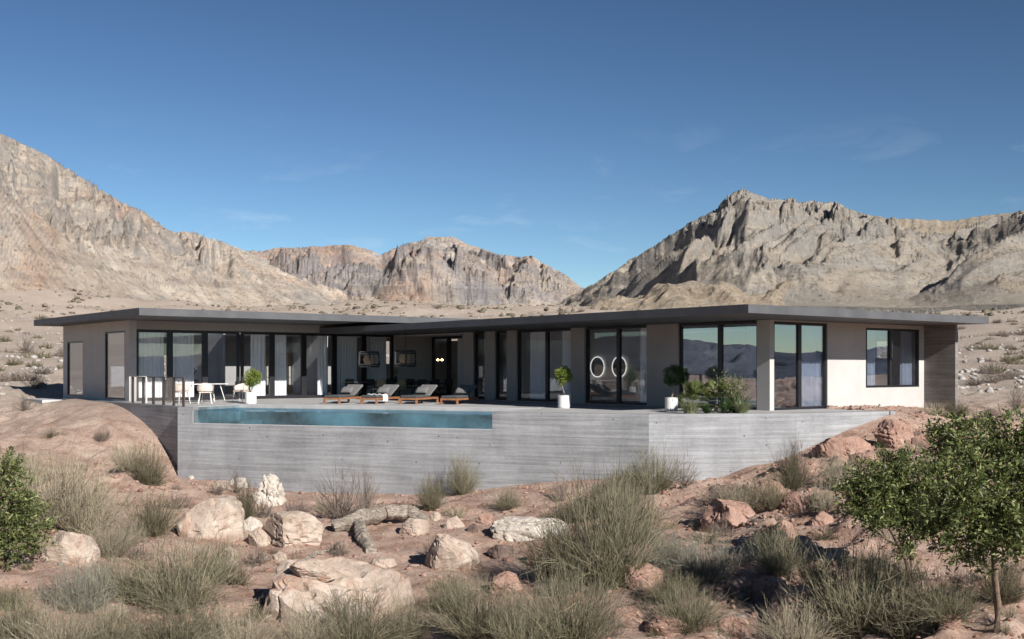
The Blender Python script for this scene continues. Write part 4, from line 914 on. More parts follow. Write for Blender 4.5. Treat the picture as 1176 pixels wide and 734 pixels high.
MB().lathe([(0.10, 0.75), (0.14, 0.98), (0.12, 0.98), (0.01, 0.9)], 16).build('pot_body', M['pot'], hpnt); MB().box(-0.3, 0.3, -0.2, 0.2, 0.02, 0.745).build('stand', M['dark'], hpnt, 0.01)
foliage('leaves', 300, lambda r: ((r.gauss(0, 0.13), r.gauss(0, 0.13), 1.18+r.gauss(0, 0.1)), (0, 0, 1)), 0.1, M['leaf_dark'], hpnt, 8)
ac = T('armchair', -7.0, 24.2, rad(150), 'pale armchair inside beside the potted tree', 'armchair')
MB().box(-0.35, 0.35, -0.35, 0.35, 0.18, 0.42).build('seat', M['cream'], ac, 0.04); MB().box(-0.35, 0.35, 0.28, 0.42, 0.42, 0.95, Matrix.Translation((0, 0.12, -0.03)) @ Matrix.Rotation(rad(-16), 4, 'X')).build('backrest', M['cream'], ac, 0.04)
MB().box(-0.32, 0.32, -0.32, 0.32, 0.02, 0.16).build('base', M['dark'], ac)
bd = T('bed', 2.2, 7.9, 0, 'low bed with crumpled covers seen through the middle glass', 'bed') if False else None
tb2 = T('console_table', 1.6, 5.0, 0, 'dark console table inside behind the mirror window', 'table')
MB().box(-0.2, 0.5, 0.6, 1.25, 0.68, 0.72).build('table_top', M['dark'], tb2, 0.005); MB().box(-0.15, 0.45, 0.65, 1.2, 0.02, 0.68).build('cabinet', M['dark'], tb2)

# ------------------------------------------------------------------ planting on the terrace
def blades(n, rnd, h, spread, w, seg=4, droop=0.5, base=0.1, flat=True):
    V = []; Fq = []
    for i in range(n):
        a = rnd.uniform(0, 6.283); r0 = base*math.sqrt(rnd.random()); x0 = r0*math.cos(a); y0 = r0*math.sin(a); a += rnd.gauss(0, 0.5)
        L_ = h*rnd.uniform(0.6, 1.15); tilt = spread*rnd.random()**0.7; dx = math.cos(a); dy = math.sin(a); sx = -dy; sy = dx; px_, py_, pz = x0, y0, 0.0; th = tilt
        n0 = len(V)
        for k in range(seg+1):
            ww = w*(1-(k/seg)**1.5)*0.5+w*0.03
            V.append((px_+sx*ww, py_+sy*ww, pz)); V.append((px_-sx*ww, py_-sy*ww, pz))
            st = L_/seg; px_ += dx*math.sin(th)*st; py_ += dy*math.sin(th)*st; pz += math.cos(th)*st; th += droop*rnd.uniform(0.4, 1.2)/seg*2
        for k in range(seg): q = n0+k*2; Fq.append((q, q+1, q+3, q+2))
    return V, Fq
def blade_plant(name, loc, label, cat, m, n, h, spread, w, droop, seed, base=0.12, group=None, parts='leaves'):
    V, Fq = blades(n, random.Random(seed), h, spread, w, 5, droop, base); o = np_mesh(name, V, Fq, m, False); o.location = loc; tag(o, label, cat, group); return o
def plz(x, y, dn=0.35):                # place on deck just behind the planter wall
    X, Y, Z = px_loc(x, y); return (X, Y, 0.0)
bedm = M['soil']
def planter_pt(x, n):
    s = (x-CX)/F; P = Wd(*RW[1]); Q = Wd(*RW[2]); dx = Q[0]-P[0]; dy = Q[1]-P[1]; t = (s*P[1]-P[0])/(dx-s*dy); Y = P[1]+t*dy+n; return (s*Y, Y, 0.0)
for x, n, sd_, hh, lab in [(797, 0.95, 1, 1.05, 'large dark fan leaved palm at the left of the planting bed'), (822, 1.3, 2, 1.0, 'dark spiky palm in the middle of the planting bed'), (844, 0.9, 3, 0.80, 'pale bluish spiky yucca at the right of the planting bed')]:
    t = empty('palm', planter_pt(x, n), 0, lab, 'palm'); rnd = random.Random(sd_)
    MB().tube([(0, 0, 0), (0.02, 0.01, 0.2*hh)], [0.07, 0.05], 8).build('trunk', M['bark'], t)
    V, Fq = [], []
    for k in range(26 if sd_ < 3 else 8):
        a = rnd.uniform(0, 6.28); el = rnd.uniform(0.1, 1.4); L_ = hh*rnd.uniform(0.45, 0.8); c = Vector((math.cos(a)*math.cos(el), math.sin(a)*math.cos(el), math.sin(el))); tip = Vector((0, 0, 0.2*hh))+c*L_*0.75
        for j in range(13):
            g_ = (j-6)/6*1.1; sd2 = c.cross(Vector((0, 0, 1))).normalized(); d = (c*math.cos(g_)+sd2*math.sin(g_)).normalized(); w = 0.02; pn = c.cross(sd2)
            e1 = tip+d*0.36*hh*(1-0.2*abs(g_))+Vector((0, 0, -0.07)); mid = tip+d*0.17*hh; sdv = d.cross(pn).normalized()*w; n0 = len(V)
            V += [tuple(tip), tuple(mid+sdv), tuple(e1), tuple(mid-sdv)]; Fq.append((n0, n0+1, n0+2, n0+3))
    if sd_ == 3:
        V, Fq = blades(170, rnd, 0.85, 1.15, 0.035, 4, 0.25, 0.06)
    np_mesh('fronds', V, Fq, M['leaf'] if sd_ < 3 else M['leaf_dark'], False, t)
blade_plant('ornamental_grass', planter_pt(792, 0.36), 'pale feathery grass clump at the left front of the planting bed', 'grass clump', M['grass_blue'], 420, 0.62, 0.75, 0.012, 0.5, 5, 0.16)
blade_plant('ornamental_grass', planter_pt(852, 0.36), 'pale feathery grass clump at the right front of the planting bed', 'grass clump', M['grass_blue'], 380, 0.55, 0.8, 0.012, 0.5, 6, 0.14)
for x, lab in ((812, 'low broad leaved plant between the two pale grass clumps, left one'), (832, 'low broad leaved plant between the two pale grass clumps, right one')):
    blade_plant('agave', planter_pt(x, 0.42), lab, 'plant', M['leaf_dark'], 75, 0.46, 1.25, 0.05, 0.35, x, 0.05)
t = empty('shrub', planter_pt(838, 1.25), 0, 'rounded green shrub against the dark glass behind the yucca', 'shrub')
foliage('crown', 1300, lambda r: ((r.gauss(0, 0.26), r.gauss(0, 0.22), 0.72+r.gauss(0, 0.22)), (0, 0, 1)), 0.09, M['leaf'], t, 4)
MB().tube([(0, 0, 0), (0.02, 0, 0.5)], [0.03, 0.02], 6).build('stem', M['bark'], t)
for x, y, lab in ((976, 469.6, 'left small black deck spotlight at the foot of the white wall'), (1009, 468.3, 'right small black deck spotlight at the foot of the white wall')):
    t = empty('spotlight', px_loc(x, y), 0, lab, 'spotlight'); MB().lathe([(0.05, 0.0), (0.05, 0.015), (0.02, 0.02)], 12).build('base', M['dark'], t)
    MB().tube([(0, 0, 0.02), (0, 0, 0.06), (0.05, 0.03, 0.10)], [0.012, 0.03, 0.035], 10).build('lamp_head', M['dark'], t)

# ------------------------------------------------------------------ rocks
def ico(sub):
    bm = bmesh.new(); bmesh.ops.create_icosphere(bm, subdivisions=sub, radius=1.0)
    V = np.array([v.co[:] for v in bm.verts]); Fq = np.array([[v.index for v in f.verts] for f in bm.faces]); bm.free(); return V, Fq
ICO = {k: ico(k) for k in (1, 2, 3, 5)}
def n3(V, sc, seed, o=4):
    return (fbm(V[:,0]*sc+V[:,2]*sc*0.7, V[:,1]*sc-V[:,2]*sc*0.6, o, seed)+fbm(V[:,2]*sc+3, V[:,0]*sc*0.8+V[:,1]*sc*0.5, o, seed+7))*0.5
def rock_mesh(name, seed, dims, m, sub=5, cuts=14, rough=0.10, knob=0.0, strata=0.0, flat=0.0):
    V, Fq = ICO[sub]; V = V.copy(); r = np.random.RandomState(seed)
    for k in range(cuts):
        n = r.normal(size=3); n /= np.linalg.norm(n); d = r.uniform(0.48, 0.80); e = V@n-d; V = V-np.outer(np.clip(e, 0, None)*0.98, n)
    if flat: V[:,2] = np.minimum(V[:,2], flat)
    nr = V/(np.linalg.norm(V, axis=1, keepdims=True)+1e-6)
    V = V+nr*(n3(V, 1.6, seed)*rough*2.2+n3(V, 5.0, seed+3)*rough*1.1+n3(V, 13, seed+5, 3)*rough*0.5)[:,None]
    for k in range(26 if sub >= 5 else 8):
        n = r.normal(size=3); n /= np.linalg.norm(n); q = V@n; d = q.max()*r.uniform(0.80, 0.95); V = V-np.outer(np.clip(q-d, 0, None)*0.96, n)
    if sub >= 5: ck = np.abs(n3(V, 1.9, seed+70, 3)); V = V-nr*(np.clip(0.035-ck, 0, 1)*1.9)[:,None]; V = V+nr*(n3(V, 9, seed+15, 3)*rough*0.35)[:,None]
    if knob: V = V+nr*(np.clip(ridged(V[:,0]*3+V[:,2]*2.1, V[:,1]*3+V[:,2]*1.7, 3, seed), 0, 1)[:,None]*-knob)
    if strata: q = V[:,2]*7+n3(V, 2, seed+8)*1.5; V = V+nr*((np.abs(q-np.floor(q)-0.5) < 0.13)*-strata)[:,None]*np.clip(1-np.abs(nr[:,2:3])*1.2, 0, 1)
    lo = V.min(0); hi = V.max(0); V = (V-(lo+hi)/2)/((hi-lo)/2); V = V*np.array(dims)[None]
    me = bpy.data.meshes.new(name); me.from_pydata(V.tolist(), [], Fq.tolist()); me.materials.append(m)
    me.polygons.foreach_set('use_smooth', [sub >= 5]*len(me.polygons)); me.update()
    if sub >= 5:
        try: me.set_sharp_from_angle(angle=rad(24))
        except Exception: pass
    return me
def rock(px0, px1, py0, py1, label, m, seed, base=None, rz=0.0, thick=0.8, tilt=(0, 0), **k):
    """a boulder whose outline spans the given stretch of the photograph, sunk a little in the sand"""
    bx = (px0+px1)/2; by = base or (py0+0.80*(py1-py0)); X, Y, Z = hit(bx, by); w = (px1-px0)/F*Y/2; h = (py1-py0)/F*Y/2
    hh = h*1.45; me = rock_mesh('boulder', seed, (w*1.04, w*thick, hh), M[m], **k); o = bpy.data.objects.new('boulder', me); COL.objects.link(o)
    zc = EYE-(py0-HZ)/F*Y-hh*0.97
    o.location = (X, Y+w*thick*0.3, zc); o.rotation_euler = (tilt[0], tilt[1], rz); tag(o, label, 'boulder', k.get('group')); return o
rock(203, 277, 570, 626, 'broad flat tan boulder half buried in the sand below the left end of the pool', 'rock_pale', 3, thick=1.2, tilt=(0.30, 0.02), cuts=10, rough=0.06)
rock(291, 329, 545, 586, 'knobbly white rock standing upright against the concrete wall', 'rock_white', 4, thick=0.8, knob=0.25, rough=0.16, cuts=6)
rock(296, 369, 584, 634, 'big cream block with a cracked layered front face', 'rock_pale', 12, thick=0.8, tilt=(0.2, 0.12), strata=0.07, cuts=22, rough=0.06, flat=0.6)
rock(262, 285, 549, 562, 'small white rock left of the knobbly upright rock', 'rock_white', 6)
rock(243, 263, 552, 563, 'small tan rock touching the sand near the left end of the wall', 'rock_pale', 8)
rock(312, 330, 634, 646, 'small pale chip of rock in the sand between the cracked block and the cream slab', 'rock_pale', 201)
rock(385, 402, 598, 612, 'pale stone behind the left end of the weathered log', 'rock_white', 202)
rock(252, 272, 628, 641, 'tan stone in the sand just below the broad tan boulder', 'rock_pale', 203)
rock(490, 506, 588, 600, 'little cream stone beside the dark yellow tipped bush', 'rock_pale', 204)
rock(548, 566, 590, 602, 'flat pinkish stone left of the long white slab', 'rock_pink', 205)
rock(604, 640, 628, 650, 'tilted pink block right of the dark grey stone', 'rock_pink', 206, cuts=26)
rock(655, 690, 574, 592, 'pale slab sticking out below the wall, behind the tall brooms', 'rock_pale', 207, cuts=26, flat=0.4)
rock(800, 836, 640, 662, 'flat pink slab in front of the bluish grey brush', 'rock_pink', 208, cuts=26, flat=0.4)
rock(880, 915, 598, 622, 'angular pink block at the edge of the tree shadow', 'rock_pink', 209, cuts=26)
rock(930, 962, 588, 606, 'angular pink block left of the forked tree', 'rock_pink', 210, cuts=26)
rock(900, 940, 528, 548, 'flat broken slab on the bank by the fan shaped bush', 'rock_pink', 211, cuts=26, flat=0.35)
rock(975, 1010, 520, 542, 'broken slab on the bank just above the forked tree', 'rock_pink', 212, cuts=26, flat=0.4)
rock(1050, 1085, 500, 520, 'orange pink block on the bank behind the tall tree', 'rock_pink', 213, cuts=26)
rock(650, 690, 712, 734, 'flat pink slab at the bottom edge under the tall brooms', 'rock_pink', 214, cuts=26, flat=0.4)
rock(240, 275, 640, 656, 'thin tan slab half covered by the wide green broom', 'rock_pale', 215, cuts=26, flat=0.3)
rock(425, 455, 642, 656, 'thin tan slab on the sand below the wooden stump', 'rock_pale', 216, cuts=26, flat=0.3)
rock(214, 224, 546, 553, 'smallest white stone at the foot of the left corner of the wall', 'rock_white', 81, sub=3)
rock(284, 312, 606, 632, 'squarish pale stone in front of the cracked block', 'rock_pale', 9, cuts=18)
rock(276, 301, 594, 612, 'pale wedge of rock between the tan boulder and the cracked block', 'rock_white', 10, cuts=18)
rock(300, 474, 658, 790, 'largest cream slab lying low behind the green grass clumps', 'rock_pale', 83, base=700, thick=0.9, tilt=(0.42, 0.10), cuts=24, rough=0.07, flat=0.3)
rock(331, 387, 643, 662, 'thin flat stone resting on the largest cream slab', 'rock_pale', 16, base=706, thick=0.6, cuts=14, strata=0.05, flat=0.5)
rock(480, 550, 608, 664, 'smooth pinkish boulder leaning in the sand below the driftwood', 'rock_pale', 18, thick=0.7, tilt=(0.35, -0.35), cuts=16, rough=0.045)
rock(564, 652, 596, 624, 'long white slab with a broken lower edge in the middle of the slope', 'rock_white', 21, thick=0.8, tilt=(0.1, 0.0), cuts=20, rough=0.09, flat=0.45, knob=0.08)
rock(458, 492, 596, 618, 'small cream rock under the right end of the driftwood', 'rock_pale', 23, base=613)
rock(510, 534, 593, 610, 'small cream rock right of the driftwood', 'rock_pale', 25)
rock(806, 872, 573, 613, 'pointed pink boulder behind the bluish brush', 'rock_pink', 27, thick=0.9, cuts=20, rough=0.07, tilt=(0.1, -0.1))
rock(714, 762, 648, 679, 'blocky pink rock between two green broom clumps', 'rock_pink', 29, cuts=22, rough=0.06, flat=0.6)
rock(733, 752, 675, 689, 'small pink stone just below the blocky pink rock', 'rock_pink', 31, cuts=18)
rock(48, 108, 611, 652, 'rounded pale boulder beside the leafy bush at the left edge', 'rock_pale', 33, thick=0.9, cuts=10, rough=0.05)
rock(1006, 1052, 482, 515, 'cracked orange pink outcrop on the bank above the tree', 'rock_pink', 35, cuts=24, strata=0.06, rough=0.09)
rock(940, 1002, 500, 530, 'low orange pink outcrop where the bank meets the concrete wall', 'rock_pink', 37, cuts=22, rough=0.08, tilt=(0.2, 0.1))
rock(896, 932, 565, 590, 'reddish block on the bank below the twiggy shrub', 'rock_pink', 39, cuts=22)
rock(850, 905, 662, 700, 'dark red slab with a shaded undercut near the lower right', 'rock_pink', 41, cuts=22, tilt=(0.1, 0.25), flat=0.5)
rock(883, 972, 677, 734, 'large sloping pink slab at the bottom right', 'rock_pink', 43, cuts=16, tilt=(0.25, 0.3), rough=0.06)
rock(826, 866, 708, 734, 'pink stone at the bottom edge left of the sloping slab', 'rock_pink', 45, cuts=20)
rock(560, 604, 657, 680, 'rounded pink rock half hidden in the grass below the white slab', 'rock_pink', 47, cuts=10)
rock(560, 590, 626, 644, 'dark grey stone below the white slab', 'rock_dark', 49, cuts=14)
rock(536, 549, 602, 614, 'small dark stone above the white slab', 'rock_dark', 51, cuts=14)
rock(1040, 1100, 690, 734, 'pink rock under the leafy tree at the bottom right', 'rock_pink', 53, cuts=18, tilt=(0.2, 0))
rock(1128, 1158, 470, 490, 'dark block of rock on the plain right of the fin wall', 'rock_dark', 55, base=488, cuts=20)
rock(1080, 1104, 705, 722, 'small pale stone at the foot of the tall tree trunk', 'rock_pink', 57, cuts=18)
rock(700, 742, 700, 722, 'broken pink slab near the bottom centre right', 'rock_pink', 59, cuts=22, flat=0.5)
rock(742, 790, 708, 734, 'broken pink slab at the bottom edge right of the centre', 'rock_pink', 61, cuts=22, flat=0.5, tilt=(0, 0.15))
rock(865, 905, 552, 575, 'pale pink rock beside the straw coloured brush on the bank', 'rock_pink', 63, cuts=20)
rock(690, 720, 590, 612, 'pale rock hidden among the tall green brooms', 'rock_pale', 65, cuts=20)
# small stones: individuals sharing a few meshes
SM = [rock_mesh('stone', 100+i, (1, 0.8, 0.62), M[('rock_pink', 'rock_pale', 'rock_dark', 'rock_pink', 'rock_white')[i % 5]], sub=3, cuts=16, rough=0.06) for i in range(10)]
rs = random.Random(5)
def put_stone(x, y, s, lab, mi=None, grp='stones scattered over the sand slope', cat='stone'):
    X, Y, Z = hit(x, y); o = bpy.data.objects.new('stone', SM[mi if mi is not None else rs.randrange(10)]); COL.objects.link(o)
    r_ = s/F*Y/2; o.location = (X, Y, Z+r_*0.15); o.scale = (r_*rs.uniform(0.8, 1.2), r_*rs.uniform(0.8, 1.2), r_*rs.uniform(0.7, 1.1)); o.rotation_euler = (rs.uniform(-.3, .3), rs.uniform(-.3, .3), rs.uniform(0, 6.3)); tag(o, lab, cat, grp)
regs = [(210, 700, 575, 734, 60, 'small loose stone on the sand below the pool wall'), (700, 1170, 590, 734, 85, 'broken pink stone on the rocky ground at the lower right'), (860, 1120, 480, 600, 60, 'small stone on the bank beside the right end of the wall'), (0, 210, 480, 734, 35, 'small stone on the sand slope below the left corner of the house')]
for x0, x1, y0, y1, n, lab in regs:
    c_ = 0
    while c_ < n:
        x = rs.uniform(x0, x1); y = rs.uniform(y0, y1)
        if y < 566 and x < 1030 and y < np.interp(x, [200, 300, 560, 800, 866, 943, 1028], [552, 568, 566, 558, 540, 514, 484]): continue
        if x < 210 and y < np.interp(x, [0, 60, 110, 204], [500, 470, 470, 552]): continue
        put_stone(x, y, 2.5+(20 if x > 240 else 9)*rs.random()**4*(0.6+(y-480)/254), lab); c_ += 1
# fine gravel, one heap of tiny stones nobody could count
V0, F0 = ICO[1]; n = 24000; r_ = np.random.RandomState(3)
gx = r_.uniform(-14, 16, n); gy = 15+27*r_.random(n)**0.9; keep = np.abs(gx) < gy*0.5
cl = fbm(gx/2.5, gy/2.5, 3, 5)+0.35*sm(gx, 1, 6); keep &= (cl > r_.uniform(-0.45, 0.35, n)); keep &= dist_wall(gx, gy) > 0.15
a_, b_ = AB(gx, gy); keep &= ~in_plot(a_, b_); gx = gx[keep]; gy = gy[keep]; gzv = ground_z(gx, gy); n = len(gx)
sz = 0.012+0.065*r_.random(n)**4; jit = r_.uniform(0.6, 1.3, (n, len(V0), 1)); sc = np.stack([sz*r_.uniform(.7, 1.4, n), sz*r_.uniform(.7, 1.4, n), sz*r_.uniform(.5, .9, n)], -1)
VV = V0[None]*jit*sc[:,None,:]+np.stack([gx, gy, gzv+sz*0.15], -1)[:,None,:]
FF = (F0[None]+(np.arange(n)*len(V0))[:,None,None]).reshape(-1, 3)
o = np_mesh('gravel', VV.reshape(-1, 3), FF, M['rock_pink'], False); tag(o, 'fine pinkish gravel scattered over the sand slope', 'gravel', None, 'stuff')

# driftwood
def wood(px_pts, rads, label, name='driftwood', lift=0.0, cat='log'):
    P = []
    for (x, y, up) in px_pts:
        X, Y, Z = hit(x, y); P.append(Vector((X, Y, Z+up)))
    n = 28; V = []; Fq = []; k = 16; 
    def interp(t):
        f_ = t*(len(P)-1); i = min(int(f_), len(P)-2); return P[i].lerp(P[i+1], f_-i), rads[i]+(rads[i+1]-rads[i])*(f_-i)
    mb = MB(); pts = []; rr = []
    for i in range(n+1):
        p, r0 = interp(i/n); pts.append(p+Vector((0, 0, 0.02*math.sin(i*0.9)))); rr.append(r0*(1+0.12*math.sin(i*1.7)))
    base = pts[0].copy(); mb.tube([p-base for p in pts], rr, k)
    o = mb.build(name, M['wood'], None, 0, False, base); me = o.data; co = np.zeros(len(me.vertices)*3); me.vertices.foreach_get('co', co); co = co.reshape(-1, 3)
    ph = np.tile(np.arange(k), n+1)[:len(co)]; g_ = 1+0.0*ph; cen = np.repeat(np.array([tuple(p-base) for p in pts]), k, 0)[:len(co)]
    wob = 0.22*np.sin(ph*2.1+0.15*np.repeat(np.arange(n+1), k)[:len(co)])*np.cos(ph*3.7); co = cen+(co-cen)*(1+wob)[:,None]; me.vertices.foreach_set('co', co.ravel()); me.update()
    tag(o, label, cat); return o
wood([(383, 611, 0.10), (410, 607, 0.20), (440, 603, 0.30), (470, 600, 0.30), (490, 602, 0.12)], [0.13, 0.20, 0.17, 0.19, 0.10], 'weathered grey log lying arched across the sand below the pool')
wood([(412, 612, 0.22), (418, 624, 0.12), (426, 636, 0.02)], [0.13, 0.16, 0.15], 'short grey wooden stump leaning under the long weathered log')
wood([(342, 652, 0.06), (362, 640, 0.05), (381, 633, 0.04)], [0.05, 0.045, 0.03], 'thin dark stick lying above the flat stone', cat='stick')

# ------------------------------------------------------------------ shrubs
def stems_mesh(name, seed, n, h, spread, m, rad0=0.006, seg=5, curve=0.5, twigs=2, base=0.12, wob=0.12, dens_tw=0.35):
    """a bush of thin woody stems, unit height about h, each stem a slim three sided tapering tube"""
    r = np.random.RandomState(seed); paths = []
    for i in range(n):
        a = r.uniform(0, 2*np.pi); rr = base*np.sqrt(r.rand()); p = np.array([rr*np.cos(a), rr*np.sin(a), -0.03]); a2 = a+r.normal()*0.5
        th = spread*r.rand()**0.75; L_ = h*r.uniform(0.55, 1.12)*(1-0.25*th/1.5); P = [p]
        for k in range(seg):
            d = np.array([np.cos(a2)*np.sin(th), np.sin(a2)*np.sin(th), np.cos(th)]); P.append(P[-1]+d*L_/seg); th = max(0.0, th-curve*r.uniform(0, 0.6)/seg*2+r.normal()*wob); a2 += r.normal()*wob*1.2
        paths.append((np.array(P), rad0*r.uniform(0.7, 1.3)))
        for t in range(twigs):
            k = r.randint(1, seg); q = P[k]; d0 = P[min(k+1, seg)]-P[k]; d0 = d0/(np.linalg.norm(d0)+1e-9); dd = d0+r.normal(size=3)*0.42; dd /= np.linalg.norm(dd); l2 = L_*dens_tw*r.uniform(0.5, 1.2); Q = [q]
            for z in range(3): dd = dd+r.normal(size=3)*0.12+np.array([0, 0, 0.08]); dd /= np.linalg.norm(dd); Q.append(Q[-1]+dd*l2/3)
            paths.append((np.array(Q), rad0*0.7*r.uniform(0.7, 1.2)))
    V = []; Fq = []; off = 0; ang_ = np.array([0, 2.094, 4.189])
    for P, r0 in paths:
        m_ = len(P); T_ = np.gradient(P, axis=0); T_ /= np.linalg.norm(T_, axis=1, keepdims=True)+1e-9; A = np.cross(T_, np.array([0.3, 0.9, 0.1])); A /= np.linalg.norm(A, axis=1, keepdims=True)+1e-9; B = np.cross(T_, A)
        rr = r0*np.linspace(1, 0.28, m_); ring_ = P[:,None]+rr[:,None,None]*(A[:,None]*np.cos(ang_)[None,:,None]+B[:,None]*np.sin(ang_)[None,:,None]); V.append(ring_.reshape(-1, 3))
        i = (np.arange(m_-1)*3)[:,None]+np.arange(3)[None]; j = (np.arange(m_-1)*3)[:,None]+np.array([1, 2, 0])[None]; Fq.append(np.stack([i, j, j+3, i+3], -1).reshape(-1, 4)+off); off += m_*3
    V = np.concatenate(V); Fq = np.concatenate(Fq); me_o = np_mesh(name, V, Fq, m, False); me = me_o.data; bpy.data.objects.remove(me_o); return me
VAR = {
 'broom': [stems_mesh('broom_bush', 200+i, 330, 1.0, 1.15, M['stem_green'], 0.0040, 6, 0.30, 5, wob=0.17, base=0.16, dens_tw=0.36) for i in range(4)],
 'straw': [stems_mesh('straw_bush', 220+i, 270, 1.0, 1.05, M['stem_straw'], 0.0042, 6, 0.25, 4, wob=0.16, base=0.16) for i in range(3)],
 'dark':  [stems_mesh('dark_bush', 240+i, 230, 1.0, 0.95, M['stem_dark'], 0.0046, 6, 0.35, 5, wob=0.16) for i in range(3)],
 'blue':  [stems_mesh('brush', 260+i, 380, 1.0, 1.4, M['stem_blue'], 0.0046, 5, 0.5, 7, wob=0.28, base=0.3, dens_tw=0.3) for i in range(2)],
 'twiggy':[stems_mesh('bare_bush', 280+i, 46, 1.0, 1.1, M['twig'], 0.0065, 6, 0.35, 9, wob=0.19, base=0.08, dens_tw=0.42) for i in range(3)],
 'low':   [stems_mesh('low_brush', 290+i, 190, 1.0, 1.45, M['stem_straw' if i else 'twig'], 0.0060, 4, 0.5, 6, wob=0.32, base=0.4, dens_tw=0.38) for i in range(2)],
}
cnt = {}
def shrub(x, y, w, h, kind, label, rz=None, group=None):
    X, Y, Z = hit(x, y); Hh = h/F*Y; Ww = w/F*Y; i = cnt.get(kind, 0); cnt[kind] = i+1; me = VAR[kind][i % len(VAR[kind])]
    o = bpy.data.objects.new('shrub', me); COL.objects.link(o); o.location = (X, Y, Z-0.02)
    nat = {'broom': 1.25, 'straw': 1.05, 'dark': 1.0, 'blue': 1.7, 'twiggy': 1.3, 'low': 1.9}[kind]; sxy = Ww/nat; 
    sxy = min(max(sxy, Hh*0.55), Hh*1.7); o.scale = (sxy, sxy, Hh); o.rotation_euler = (0, 0, rs.uniform(0, 6.28) if rz is None else rz); tag(o, label, 'shrub', group); return o
